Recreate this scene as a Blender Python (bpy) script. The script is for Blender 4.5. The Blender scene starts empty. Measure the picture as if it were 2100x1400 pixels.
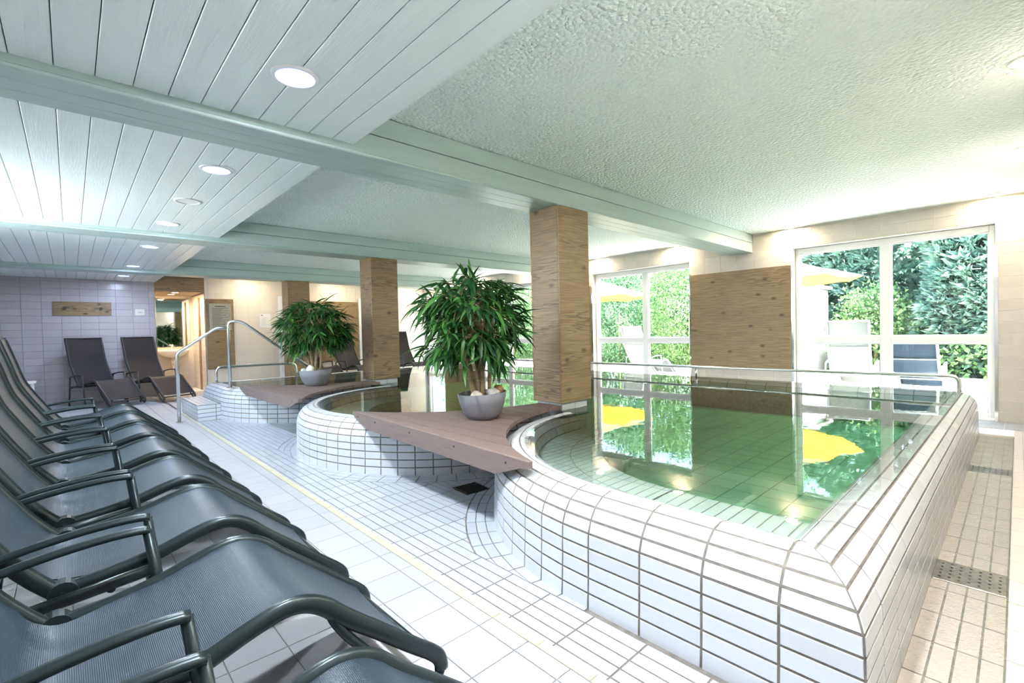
import bpy, math, random
import numpy as np
from mathutils import Vector, Matrix

EXPOSURE, LEFT_POWER, WATER_DENSITY, WARM_W = 1.85, 44.0, 0.56, 2.9
random.seed(7)
rng = np.random.default_rng(7)
scene = bpy.context.scene
COL = scene.collection

# ------------------------------------------------------------------ camera
CAM_H = 1.12
F_PX, YAW, PITCH, ROLL = 970.234, 0.8198975, -0.022032, -0.0231023
_fw = np.array([math.cos(PITCH) * math.cos(YAW), math.cos(PITCH) * math.sin(YAW), math.sin(PITCH)])
_r = np.cross(_fw, [0, 0, 1]); _r /= np.linalg.norm(_r)
_u = np.cross(_r, _fw)
CR = _r * math.cos(ROLL) + _u * math.sin(ROLL)
CU = -_r * math.sin(ROLL) + _u * math.cos(ROLL)
CW = _fw
cam_data = bpy.data.cameras.new('camera')
cam_data.sensor_width = 36.0
cam_data.lens = F_PX / 2100.0 * 36.0
cam_data.clip_start = 0.02
cam_data.clip_end = 200
cam = bpy.data.objects.new('camera', cam_data)
COL.objects.link(cam)
cam.matrix_world = Matrix(((CR[0], CU[0], -CW[0], 0), (CR[1], CU[1], -CW[1], 0), (CR[2], CU[2], -CW[2], CAM_H), (0, 0, 0, 1)))
scene.camera = cam

# ------------------------------------------------------------------ world, sun, exposure
world = bpy.data.worlds.new('world')
scene.world = world
world.use_nodes = True
wn = world.node_tree.nodes; wl = world.node_tree.links
wn.clear()
wo = wn.new('ShaderNodeOutputWorld'); wb = wn.new('ShaderNodeBackground'); sky = wn.new('ShaderNodeTexSky')
sky.sky_type = 'NISHITA'; sky.sun_disc = False; sky.sun_elevation = math.radians(55); sky.sun_rotation = math.radians(180)
sky.air_density = 1.2; sky.dust_density = 2.5
wl.new(sky.outputs[0], wb.inputs[0]); wb.inputs[1].default_value = 0.8
wl.new(wb.outputs[0], wo.inputs[0])

sun_d = bpy.data.lights.new('sun', 'SUN'); sun_d.energy = 16.5; sun_d.angle = math.radians(2.0); sun_d.color = (1.0, 0.96, 0.88)
sun = bpy.data.objects.new('sun', sun_d); COL.objects.link(sun)
sun.rotation_euler = Vector((-0.05, -0.52, 0.85)).to_track_quat('Z', 'Y').to_euler()

def area_light(name, loc, direction, sx, sy, power, color):
    d = bpy.data.lights.new(name, 'AREA'); d.shape = 'RECTANGLE'; d.size = sx; d.size_y = sy
    d.energy = power; d.color = color
    o = bpy.data.objects.new(name, d); COL.objects.link(o)
    o.location = loc
    o.rotation_euler = Vector(direction).to_track_quat('-Z', 'Y').to_euler()
    return o

# daylight falling in through the window band of the wall behind the loungers
for wy, ww, k in ((5.35, 1.45, 1.0),):
    area_light('window_daylight', (-1.42, wy, 1.62), (1, 0, -0.12), ww, 1.0, LEFT_POWER * k, (0.93, 0.97, 1.0))
# sky portals in the glazed wall's openings
for wy, ww in ((1.17, 1.98), (4.66, 1.98), (8.15, 1.98), (11.15, 1.0)):
    po = area_light('sky_portal', (7.70, wy, 1.09), (-1, 0, 0), ww, 2.18, 1.0, (1, 1, 1))
    po.data.cycles.is_portal = True

scene.view_settings.view_transform = 'Standard'
scene.view_settings.look = 'None'
scene.view_settings.gamma = 1.0
scene.view_settings.use_curve_mapping = False
scene.view_settings.exposure = EXPOSURE
scene.cycles.use_denoising = True
scene.cycles.use_adaptive_sampling = True
scene.cycles.adaptive_threshold = 0.10
scene.cycles.debug_use_spatial_splits = True
scene.cycles.adaptive_min_samples = 20
scene.cycles.max_bounces = 5
scene.cycles.diffuse_bounces = 3
scene.cycles.glossy_bounces = 3
scene.cycles.transparent_max_bounces = 12
scene.cycles.caustics_reflective = False
scene.cycles.caustics_refractive = False
scene.cycles.sample_clamp_indirect = 10.0

# ------------------------------------------------------------------ materials
MATS = {}
def new_mat(name):
    m = bpy.data.materials.new(name); m.use_nodes = True
    nt = m.node_tree
    b = nt.nodes['Principled BSDF']
    MATS[name] = m
    return m, nt, b

def N(nt, kind, **kw):
    n = nt.nodes.new(kind)
    for k, v in kw.items():
        setattr(n, k, v)
    return n

def plain(name, col, rough=0.5, metal=0.0, spec=None, noise=0.0, nscale=8.0, bump=0.0, bscale=60.0, rand=0.0, coat=0.0, stretch=None):
    m, nt, b = new_mat(name)
    b.inputs['Roughness'].default_value = rough
    b.inputs['Metallic'].default_value = metal
    if spec is not None: b.inputs['Specular IOR Level'].default_value = spec
    if coat: b.inputs['Coat Weight'].default_value = coat; b.inputs['Coat Roughness'].default_value = 0.08
    tc = N(nt, 'ShaderNodeTexCoord')
    if stretch:
        mp = N(nt, 'ShaderNodeMapping'); mp.inputs['Scale'].default_value = stretch
        nt.links.new(tc.outputs['Object'], mp.inputs[0]); vec = mp.outputs[0]
    else:
        vec = tc.outputs['Object']
    col4 = (*col, 1)
    last = None
    if noise or rand:
        hsv = N(nt, 'ShaderNodeHueSaturation'); hsv.inputs['Color'].default_value = col4
        val = None
        if noise:
            nz = N(nt, 'ShaderNodeTexNoise'); nz.inputs['Scale'].default_value = nscale; nz.inputs['Detail'].default_value = 5
            nt.links.new(vec, nz.inputs['Vector'])
            mr = N(nt, 'ShaderNodeMapRange'); mr.inputs[1].default_value = 0.3; mr.inputs[2].default_value = 0.7
            mr.inputs[3].default_value = 1 - noise; mr.inputs[4].default_value = 1 + noise
            nt.links.new(nz.outputs[0], mr.inputs[0]); val = mr.outputs[0]
        if rand:
            oi = N(nt, 'ShaderNodeObjectInfo')
            mr2 = N(nt, 'ShaderNodeMapRange'); mr2.inputs[3].default_value = 1 - rand; mr2.inputs[4].default_value = 1 + rand * 0.5
            nt.links.new(oi.outputs['Random'], mr2.inputs[0])
            if val is not None:
                mu = N(nt, 'ShaderNodeMath', operation='MULTIPLY'); nt.links.new(val, mu.inputs[0]); nt.links.new(mr2.outputs[0], mu.inputs[1]); val = mu.outputs[0]
            else:
                val = mr2.outputs[0]
        nt.links.new(val, hsv.inputs['Value'])
        nt.links.new(hsv.outputs[0], b.inputs['Base Color'])
    else:
        b.inputs['Base Color'].default_value = col4
    if bump:
        nb = N(nt, 'ShaderNodeTexNoise'); nb.inputs['Scale'].default_value = bscale; nb.inputs['Detail'].default_value = 4
        nt.links.new(vec, nb.inputs['Vector'])
        bp = N(nt, 'ShaderNodeBump'); bp.inputs['Strength'].default_value = bump; bp.inputs['Distance'].default_value = 0.01
        nt.links.new(nb.outputs[0], bp.inputs['Height']); nt.links.new(bp.outputs[0], b.inputs['Normal'])
    return m

plain('pool_tile', (0.58, 0.61, 0.65), 0.22, bump=0.12, bscale=22, rand=0.05, stretch=(3, 3, 1))
plain('gutter_tile', (0.44, 0.475, 0.54), 0.16, bump=0.10, bscale=45, rand=0.06)
plain('channel_tile', (0.66, 0.62, 0.56), 0.10, bump=0.25, bscale=30, rand=0.05)
plain('grout_dark', (0.17, 0.155, 0.135), 0.8, noise=0.3, nscale=30)
plain('grout_pool', (0.24, 0.24, 0.21), 0.6, noise=0.25, nscale=25)
plain('floor_tile', (0.38, 0.395, 0.42), 0.42, bump=0.35, bscale=260, rand=0.04, noise=0.04, nscale=3)
plain('floor_grout', (0.28, 0.28, 0.28), 0.8)
plain('cream_tile', (0.50, 0.475, 0.35), 0.35, rand=0.05, noise=0.05)
plain('wall_tile', (0.62, 0.575, 0.51), 0.28, rand=0.06, bump=0.04, bscale=40, noise=0.02)
plain('wall_grout', (0.80, 0.77, 0.70), 0.7)
plain('wall_tile_far', (0.44, 0.41, 0.43), 0.22, rand=0.08, bump=0.05, bscale=10)
plain('wall_grout_far', (0.26, 0.25, 0.27), 0.7)
plain('wall_tile_pale', (0.78, 0.70, 0.60), 0.28, rand=0.04)
plain('wall_grout_pale', (0.70, 0.62, 0.52), 0.7)
plain('plaster', (0.80, 0.80, 0.78), 0.8)
plain('beam_paint', (0.42, 0.54, 0.52), 0.38, noise=0.05, nscale=3, stretch=(0.6, 6, 6))
plain('plank_paint', (0.80, 0.88, 0.88), 0.30, bump=0.12, bscale=14, stretch=(9, 0.5, 1), rand=0.03, noise=0.02)
plain('white_frame', (0.86, 0.87, 0.87), 0.30)
plain('white_plastic', (0.85, 0.85, 0.84), 0.35)
plain('steel', (0.72, 0.71, 0.68), 0.22, metal=1.0)
plain('steel_sign', (0.62, 0.60, 0.56), 0.32, metal=0.85, noise=0.08, nscale=4)
plain('chrome', (0.80, 0.80, 0.80), 0.10, metal=1.0)
plain('ink', (0.10, 0.10, 0.10), 0.6)
plain('paper', (0.85, 0.85, 0.83), 0.8)
plain('deck_board', (0.185, 0.130, 0.113), 0.72, noise=0.14, nscale=6, bump=0.5, bscale=18, rand=0.10, stretch=(60, 1.2, 8))
plain('deck_side', (0.20, 0.150, 0.135), 0.75, noise=0.16, nscale=5, bump=0.6, bscale=14, stretch=(8, 1.2, 60))
plain('lounger_frame', (0.022, 0.034, 0.038), 0.30, metal=0.55, noise=0.1, nscale=10)
plain('lounger_frame_white', (0.26, 0.28, 0.30), 0.35)
plain('pot_grey', (0.19, 0.19, 0.215), 0.75, noise=0.10, nscale=120)
plain('cane', (0.26, 0.19, 0.085), 0.55, noise=0.35, nscale=9)
plain('twig', (0.34, 0.27, 0.13), 0.7)
plain('soil', (0.05, 0.04, 0.03), 0.95)
plain('stone_cream', (0.66, 0.62, 0.53), 0.55, noise=0.22, nscale=18, bump=0.3, bscale=30)
plain('stone_grey', (0.50, 0.50, 0.48), 0.5, noise=0.3, nscale=22, bump=0.3, bscale=30)
plain('stone_amber', (0.42, 0.24, 0.10), 0.45, noise=0.5, nscale=24, bump=0.4, bscale=30)
plain('ceramic', (0.86, 0.84, 0.80), 0.12)
plain('grate_steel', (0.45, 0.44, 0.41), 0.30, metal=0.8, noise=0.25, nscale=30)
plain('grate_dark', (0.05, 0.05, 0.05), 0.35, metal=0.4)
plain('hole_black', (0.01, 0.01, 0.01), 0.9)
plain('paving', (0.74, 0.74, 0.73), 0.85, noise=0.1, nscale=6, rand=0.06)
plain('kerb_stone', (0.40, 0.41, 0.41), 0.9, noise=0.15, nscale=12)
plain('earth', (0.10, 0.09, 0.05), 0.95, noise=0.5, nscale=6)
plain('refl_white', (0.7, 0.7, 0.7), 0.9)
plain('dark_metal', (0.06, 0.06, 0.06), 0.4, metal=0.6)
plain('door_wood', (0.34, 0.22, 0.12), 0.5, noise=0.2, nscale=6, stretch=(8, 8, 1))

def popcorn_mat():
    m, nt, b = new_mat('popcorn')
    b.inputs['Base Color'].default_value = (0.87, 0.97, 0.94, 1); b.inputs['Roughness'].default_value = 0.75
    tc = N(nt, 'ShaderNodeTexCoord')
    a = N(nt, 'ShaderNodeTexNoise'); a.inputs['Scale'].default_value = 52; a.inputs['Detail'].default_value = 3; a.inputs['Roughness'].default_value = 0.6
    v = N(nt, 'ShaderNodeTexVoronoi'); v.inputs['Scale'].default_value = 40
    ad = N(nt, 'ShaderNodeMath', operation='SUBTRACT')
    nt.links.new(tc.outputs['Object'], a.inputs['Vector']); nt.links.new(tc.outputs['Object'], v.inputs['Vector'])
    nt.links.new(a.outputs[0], ad.inputs[0]); nt.links.new(v.outputs[0], ad.inputs[1])
    bp = N(nt, 'ShaderNodeBump'); bp.inputs['Strength'].default_value = 0.75; bp.inputs['Distance'].default_value = 0.024
    nt.links.new(ad.outputs[0], bp.inputs['Height']); nt.links.new(bp.outputs[0], b.inputs['Normal'])
popcorn_mat()

def wood_mat(name, axis, light=(0.335, 0.235, 0.118), dark=(0.12, 0.074, 0.036), rough=0.45):
    # horizontal larch grain: stretched along `axis`, knots from sparse cells
    m, nt, b = new_mat(name)
    b.inputs['Roughness'].default_value = rough
    tc = N(nt, 'ShaderNodeTexCoord')
    oi = N(nt, 'ShaderNodeObjectInfo')
    off = N(nt, 'ShaderNodeVectorMath', operation='SCALE'); off.inputs['Scale'].default_value = 17.0
    cmb = N(nt, 'ShaderNodeCombineXYZ')
    for i in range(3): nt.links.new(oi.outputs['Random'], cmb.inputs[i])
    nt.links.new(cmb.outputs[0], off.inputs[0])
    add = N(nt, 'ShaderNodeVectorMath', operation='ADD'); nt.links.new(tc.outputs['Object'], add.inputs[0]); nt.links.new(off.outputs[0], add.inputs[1])
    mp = N(nt, 'ShaderNodeMapping'); nt.links.new(add.outputs[0], mp.inputs[0])
    mp.inputs['Scale'].default_value = (0.8, 9, 9) if axis == 'x' else (9, 0.8, 9)
    # warp
    w = N(nt, 'ShaderNodeTexNoise'); w.inputs['Scale'].default_value = 1.6; w.inputs['Detail'].default_value = 3
    nt.links.new(mp.outputs[0], w.inputs['Vector'])
    ring = N(nt, 'ShaderNodeMath', operation='MULTIPLY'); ring.inputs[1].default_value = 46.0
    nt.links.new(w.outputs[0], ring.inputs[0])
    sn = N(nt, 'ShaderNodeMath', operation='SINE'); nt.links.new(ring.outputs[0], sn.inputs[0])
    pw = N(nt, 'ShaderNodeMapRange'); pw.inputs[1].default_value = 0.0; pw.inputs[2].default_value = 1.0; pw.inputs[4].default_value = 0.85; nt.links.new(sn.outputs[0], pw.inputs[0])
    # rings show only in patches
    pa = N(nt, 'ShaderNodeTexNoise'); pa.inputs['Scale'].default_value = 0.55; nt.links.new(mp.outputs[0], pa.inputs['Vector'])
    pm = N(nt, 'ShaderNodeMapRange'); pm.inputs[1].default_value = 0.40; pm.inputs[2].default_value = 0.60; nt.links.new(pa.outputs[0], pm.inputs[0])
    mul = N(nt, 'ShaderNodeMath', operation='MULTIPLY'); nt.links.new(pw.outputs[0], mul.inputs[0]); nt.links.new(pm.outputs[0], mul.inputs[1])
    fg = N(nt, 'ShaderNodeTexNoise'); fg.inputs['Scale'].default_value = 9; fg.inputs['Detail'].default_value = 6
    mp2 = N(nt, 'ShaderNodeMapping'); mp2.inputs['Scale'].default_value = (0.5, 9, 9) if axis == 'x' else (9, 0.5, 9)
    nt.links.new(add.outputs[0], mp2.inputs[0]); nt.links.new(mp2.outputs[0], fg.inputs['Vector'])
    fr = N(nt, 'ShaderNodeMapRange'); fr.inputs[1].default_value = 0.35; fr.inputs[2].default_value = 0.75; fr.inputs[4].default_value = 0.75; nt.links.new(fg.outputs[0], fr.inputs[0])
    mx = N(nt, 'ShaderNodeMath', operation='MAXIMUM'); nt.links.new(mul.outputs[0], mx.inputs[0]); nt.links.new(fr.outputs[0], mx.inputs[1])
    mix = N(nt, 'ShaderNodeMix', data_type='RGBA'); mix.inputs[6].default_value = (*light, 1); mix.inputs[7].default_value = (*dark, 1)
    nt.links.new(mx.outputs[0], mix.inputs[0])
    # knots
    mk = N(nt, 'ShaderNodeMapping'); mk.inputs['Scale'].default_value = (4.0, 7, 7) if axis == 'x' else (7, 4.0, 7)
    nt.links.new(add.outputs[0], mk.inputs[0])
    vo = N(nt, 'ShaderNodeTexVoronoi'); vo.inputs['Scale'].default_value = 1.0; nt.links.new(mk.outputs[0], vo.inputs['Vector'])
    kr = N(nt, 'ShaderNodeMapRange'); kr.inputs[1].default_value = 0.06; kr.inputs[2].default_value = 0.20; kr.inputs[3].default_value = 1; kr.inputs[4].default_value = 0
    nt.links.new(vo.outputs[0], kr.inputs[0])
    mix2 = N(nt, 'ShaderNodeMix', data_type='RGBA'); mix2.inputs[7].default_value = (0.10, 0.06, 0.03, 1)
    nt.links.new(kr.outputs[0], mix2.inputs[0]); nt.links.new(mix.outputs[2], mix2.inputs[6])
    nt.links.new(mix2.outputs[2], b.inputs['Base Color'])
wood_mat('wood_x', 'x')
wood_mat('wood_y', 'y')

def fabric_mat(name, col, col2, rough=0.55, spec=0.5):
    m, nt, b = new_mat(name)
    b.inputs['Roughness'].default_value = rough
    b.inputs['Sheen Weight'].default_value = 0.05 if spec > 0.2 else 0.0
    b.inputs['Specular IOR Level'].default_value = spec
    tc = N(nt, 'ShaderNodeTexCoord')
    ws = []
    for dirn in ('X', 'Y'):
        w = N(nt, 'ShaderNodeTexWave'); w.bands_direction = dirn; w.inputs['Scale'].default_value = 85
        nt.links.new(tc.outputs['UV'], w.inputs['Vector']); ws.append(w)
    mu = N(nt, 'ShaderNodeMath', operation='MULTIPLY'); nt.links.new(ws[0].outputs[1], mu.inputs[0]); nt.links.new(ws[1].outputs[1], mu.inputs[1])
    mix = N(nt, 'ShaderNodeMix', data_type='RGBA'); mix.inputs[6].default_value = (*col, 1); mix.inputs[7].default_value = (*col2, 1)
    nt.links.new(mu.outputs[0], mix.inputs[0]); nt.links.new(mix.outputs[2], b.inputs['Base Color'])
    bp = N(nt, 'ShaderNodeBump'); bp.inputs['Strength'].default_value = 0.35; bp.inputs['Distance'].default_value = 0.002
    nt.links.new(mu.outputs[0], bp.inputs['Height']); nt.links.new(bp.outputs[0], b.inputs['Normal'])
fabric_mat('fabric_slate', (0.008, 0.019, 0.031), (0.025, 0.050, 0.078), 0.34)
fabric_mat('fabric_brown', (0.020, 0.016, 0.017), (0.042, 0.034, 0.034), 0.6, 0.3)
fabric_mat('fabric_white', (0.20, 0.22, 0.21), (0.27, 0.29, 0.28), 0.7, 0.1)
fabric_mat('fabric_navy', (0.012, 0.024, 0.040), (0.03, 0.05, 0.075), 0.6, 0.1)

def thin_glass(name, tint):
    m, nt, b = new_mat(name)
    nt.nodes.remove(b)
    out = nt.nodes['Material Output']
    tr = N(nt, 'ShaderNodeBsdfTransparent'); tr.inputs[0].default_value = (*tint, 1)
    gl = N(nt, 'ShaderNodeBsdfGlossy'); gl.inputs['Roughness'].default_value = 0.0
    lw = N(nt, 'ShaderNodeLayerWeight'); pw = N(nt, 'ShaderNodeMath', operation='POWER'); pw.inputs[1].default_value = 5.0
    nt.links.new(lw.outputs['Facing'], pw.inputs[0])
    fr = N(nt, 'ShaderNodeMath', operation='MULTIPLY_ADD'); fr.inputs[1].default_value = 0.96; fr.inputs[2].default_value = 0.03
    nt.links.new(pw.outputs[0], fr.inputs[0])
    mx = N(nt, 'ShaderNodeMixShader')
    nt.links.new(fr.outputs[0], mx.inputs[0]); nt.links.new(tr.outputs[0], mx.inputs[1]); nt.links.new(gl.outputs[0], mx.inputs[2])
    nt.links.new(mx.outputs[0], out.inputs['Surface'])
thin_glass('glass', (0.95, 0.98, 0.96))

def water_mat():
    m, nt, b = new_mat('water')
    nt.nodes.remove(b)
    out = nt.nodes['Material Output']
    tr = N(nt, 'ShaderNodeBsdfTransparent')
    gl = N(nt, 'ShaderNodeBsdfGlossy'); gl.inputs['Roughness'].default_value = 0.015
    fr = N(nt, 'ShaderNodeFresnel'); fr.inputs['IOR'].default_value = 1.36
    mx = N(nt, 'ShaderNodeMixShader')
    nt.links.new(fr.outputs[0], mx.inputs[0]); nt.links.new(tr.outputs[0], mx.inputs[1]); nt.links.new(gl.outputs[0], mx.inputs[2])
    nt.links.new(mx.outputs[0], out.inputs['Surface'])
    tc = N(nt, 'ShaderNodeTexCoord')
    nz = N(nt, 'ShaderNodeTexNoise'); nz.inputs['Scale'].default_value = 5.5; nz.inputs['Detail'].default_value = 3; nz.inputs['Distortion'].default_value = 0.6
    nt.links.new(tc.outputs['Object'], nz.inputs['Vector'])
    bp = N(nt, 'ShaderNodeBump'); bp.inputs['Strength'].default_value = 0.025; bp.inputs['Distance'].default_value = 0.02
    nt.links.new(nz.outputs[0], bp.inputs['Height']); nt.links.new(bp.outputs[0], gl.inputs['Normal'])
    va = N(nt, 'ShaderNodeVolumeAbsorption'); va.inputs['Color'].default_value = (0.06, 0.93, 0.34, 1); va.inputs['Density'].default_value = WATER_DENSITY
    nt.links.new(va.outputs[0], out.inputs['Volume'])
water_mat()

def film_mat():
    # thin running water film over the tiles of the overflow channel
    m, nt, b = new_mat('water_film')
    nt.nodes.remove(b)
    out = nt.nodes['Material Output']
    tr = N(nt, 'ShaderNodeBsdfTransparent')
    gl = N(nt, 'ShaderNodeBsdfGlossy'); gl.inputs['Roughness'].default_value = 0.06
    fr = N(nt, 'ShaderNodeFresnel'); fr.inputs['IOR'].default_value = 1.40
    mx = N(nt, 'ShaderNodeMixShader')
    nt.links.new(fr.outputs[0], mx.inputs[0]); nt.links.new(tr.outputs[0], mx.inputs[1]); nt.links.new(gl.outputs[0], mx.inputs[2])
    nt.links.new(mx.outputs[0], out.inputs['Surface'])
    tc = N(nt, 'ShaderNodeTexCoord')
    nz = N(nt, 'ShaderNodeTexNoise'); nz.inputs['Scale'].default_value = 55; nz.inputs['Detail'].default_value = 3; nz.inputs['Distortion'].default_value = 1.2
    nt.links.new(tc.outputs['Object'], nz.inputs['Vector'])
    bp = N(nt, 'ShaderNodeBump'); bp.inputs['Strength'].default_value = 0.5; bp.inputs['Distance'].default_value = 0.01
    nt.links.new(nz.outputs[0], bp.inputs['Height']); nt.links.new(bp.outputs[0], gl.inputs['Normal']); nt.links.new(bp.outputs[0], fr.inputs['Normal'])
film_mat()

def leaf_mat(name, attr=False, c1=(0.015, 0.075, 0.022), c2=(0.08, 0.25, 0.04), rough=0.38, transl=0.3):
    m, nt, b = new_mat(name)
    b.inputs['Roughness'].default_value = rough
    out = nt.nodes['Material Output']
    mix = N(nt, 'ShaderNodeMix', data_type='RGBA'); mix.inputs[6].default_value = (*c1, 1); mix.inputs[7].default_value = (*c2, 1)
    if attr:
        at = N(nt, 'ShaderNodeAttribute'); at.attribute_name = 'tone'; src = at.outputs['Fac']
    else:
        oi = N(nt, 'ShaderNodeObjectInfo'); pw = N(nt, 'ShaderNodeMath', operation='POWER'); pw.inputs[1].default_value = 2.2
        nt.links.new(oi.outputs['Random'], pw.inputs[0]); src = pw.outputs[0]
    nt.links.new(src, mix.inputs[0]); nt.links.new(mix.outputs[2], b.inputs['Base Color'])
    tl = N(nt, 'ShaderNodeBsdfTranslucent'); nt.links.new(mix.outputs[2], tl.inputs[0])
    ms = N(nt, 'ShaderNodeMixShader'); ms.inputs[0].default_value = transl
    nt.links.new(b.outputs[0], ms.inputs[1]); nt.links.new(tl.outputs[0], ms.inputs[2]); nt.links.new(ms.outputs[0], out.inputs['Surface'])
leaf_mat('leaf')
leaf_mat('leaf_tone', attr=True)
leaf_mat('bush_yellow', attr=True, c1=(0.05, 0.13, 0.045), c2=(0.25, 0.40, 0.15), rough=0.6, transl=0.4)
leaf_mat('bush_blue', attr=True, c1=(0.09, 0.20, 0.15), c2=(0.42, 0.60, 0.48), rough=0.6, transl=0.45)
leaf_mat('bush_dark', attr=True, c1=(0.045, 0.12, 0.06), c2=(0.22, 0.40, 0.20), rough=0.6, transl=0.35)

def canopy_mat():
    m, nt, b = new_mat('canopy_yellow')
    out = nt.nodes['Material Output']
    b.inputs['Base Color'].default_value = (0.95, 0.68, 0.16, 1); b.inputs['Roughness'].default_value = 0.8
    tl = N(nt, 'ShaderNodeBsdfTranslucent'); tl.inputs[0].default_value = (0.95, 0.62, 0.06, 1)
    ms = N(nt, 'ShaderNodeMixShader'); ms.inputs[0].default_value = 0.5
    nt.links.new(b.outputs[0], ms.inputs[1]); nt.links.new(tl.outputs[0], ms.inputs[2]); nt.links.new(ms.outputs[0], out.inputs['Surface'])
canopy_mat()

def emit(name, col, strength):
    m, nt, b = new_mat(name)
    b.inputs['Base Color'].default_value = (*col, 1)
    b.inputs['Emission Color'].default_value = (*col, 1); b.inputs['Emission Strength'].default_value = strength
    m.cycles.emission_sampling = 'NONE'
emit('lamp_white', (0.86, 0.90, 1.0), 10)
emit('lamp_bluish', (0.55, 0.70, 1.0), 8)
emit('lamp_blue', (0.22, 0.50, 1.0), 6)
emit('lamp_warm', (1.0, 0.90, 0.72), 22)
emit('lamp_rim_blue', (0.25, 0.30, 1.0), 1.2)

def mirror_mat():
    m, nt, b = new_mat('mirror'); b.inputs['Metallic'].default_value = 1; b.inputs['Roughness'].default_value = 0.02; b.inputs['Base Color'].default_value = (0.85, 0.9, 0.88, 1)
mirror_mat()

# ------------------------------------------------------------------ mesh helpers
def link(name, me, parent=None, loc=(0, 0, 0)):
    o = bpy.data.objects.new(name, me); COL.objects.link(o)
    o.location = loc
    if parent is not None: o.parent = parent
    return o

def mesh(name, verts, faces, mat, smooth=False):
    me = bpy.data.meshes.new(name)
    me.from_pydata([tuple(v) for v in verts], [], faces)
    me.materials.append(MATS[mat] if isinstance(mat, str) else mat)
    if smooth:
        for p in me.polygons: p.use_smooth = True
    me.update()
    return me

def mobj(name, verts, faces, mat, parent=None, smooth=False, loc=(0, 0, 0)):
    return link(name, mesh(name, verts, faces, mat, smooth), parent, loc)

def fix(vf):
    return vf

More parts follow.
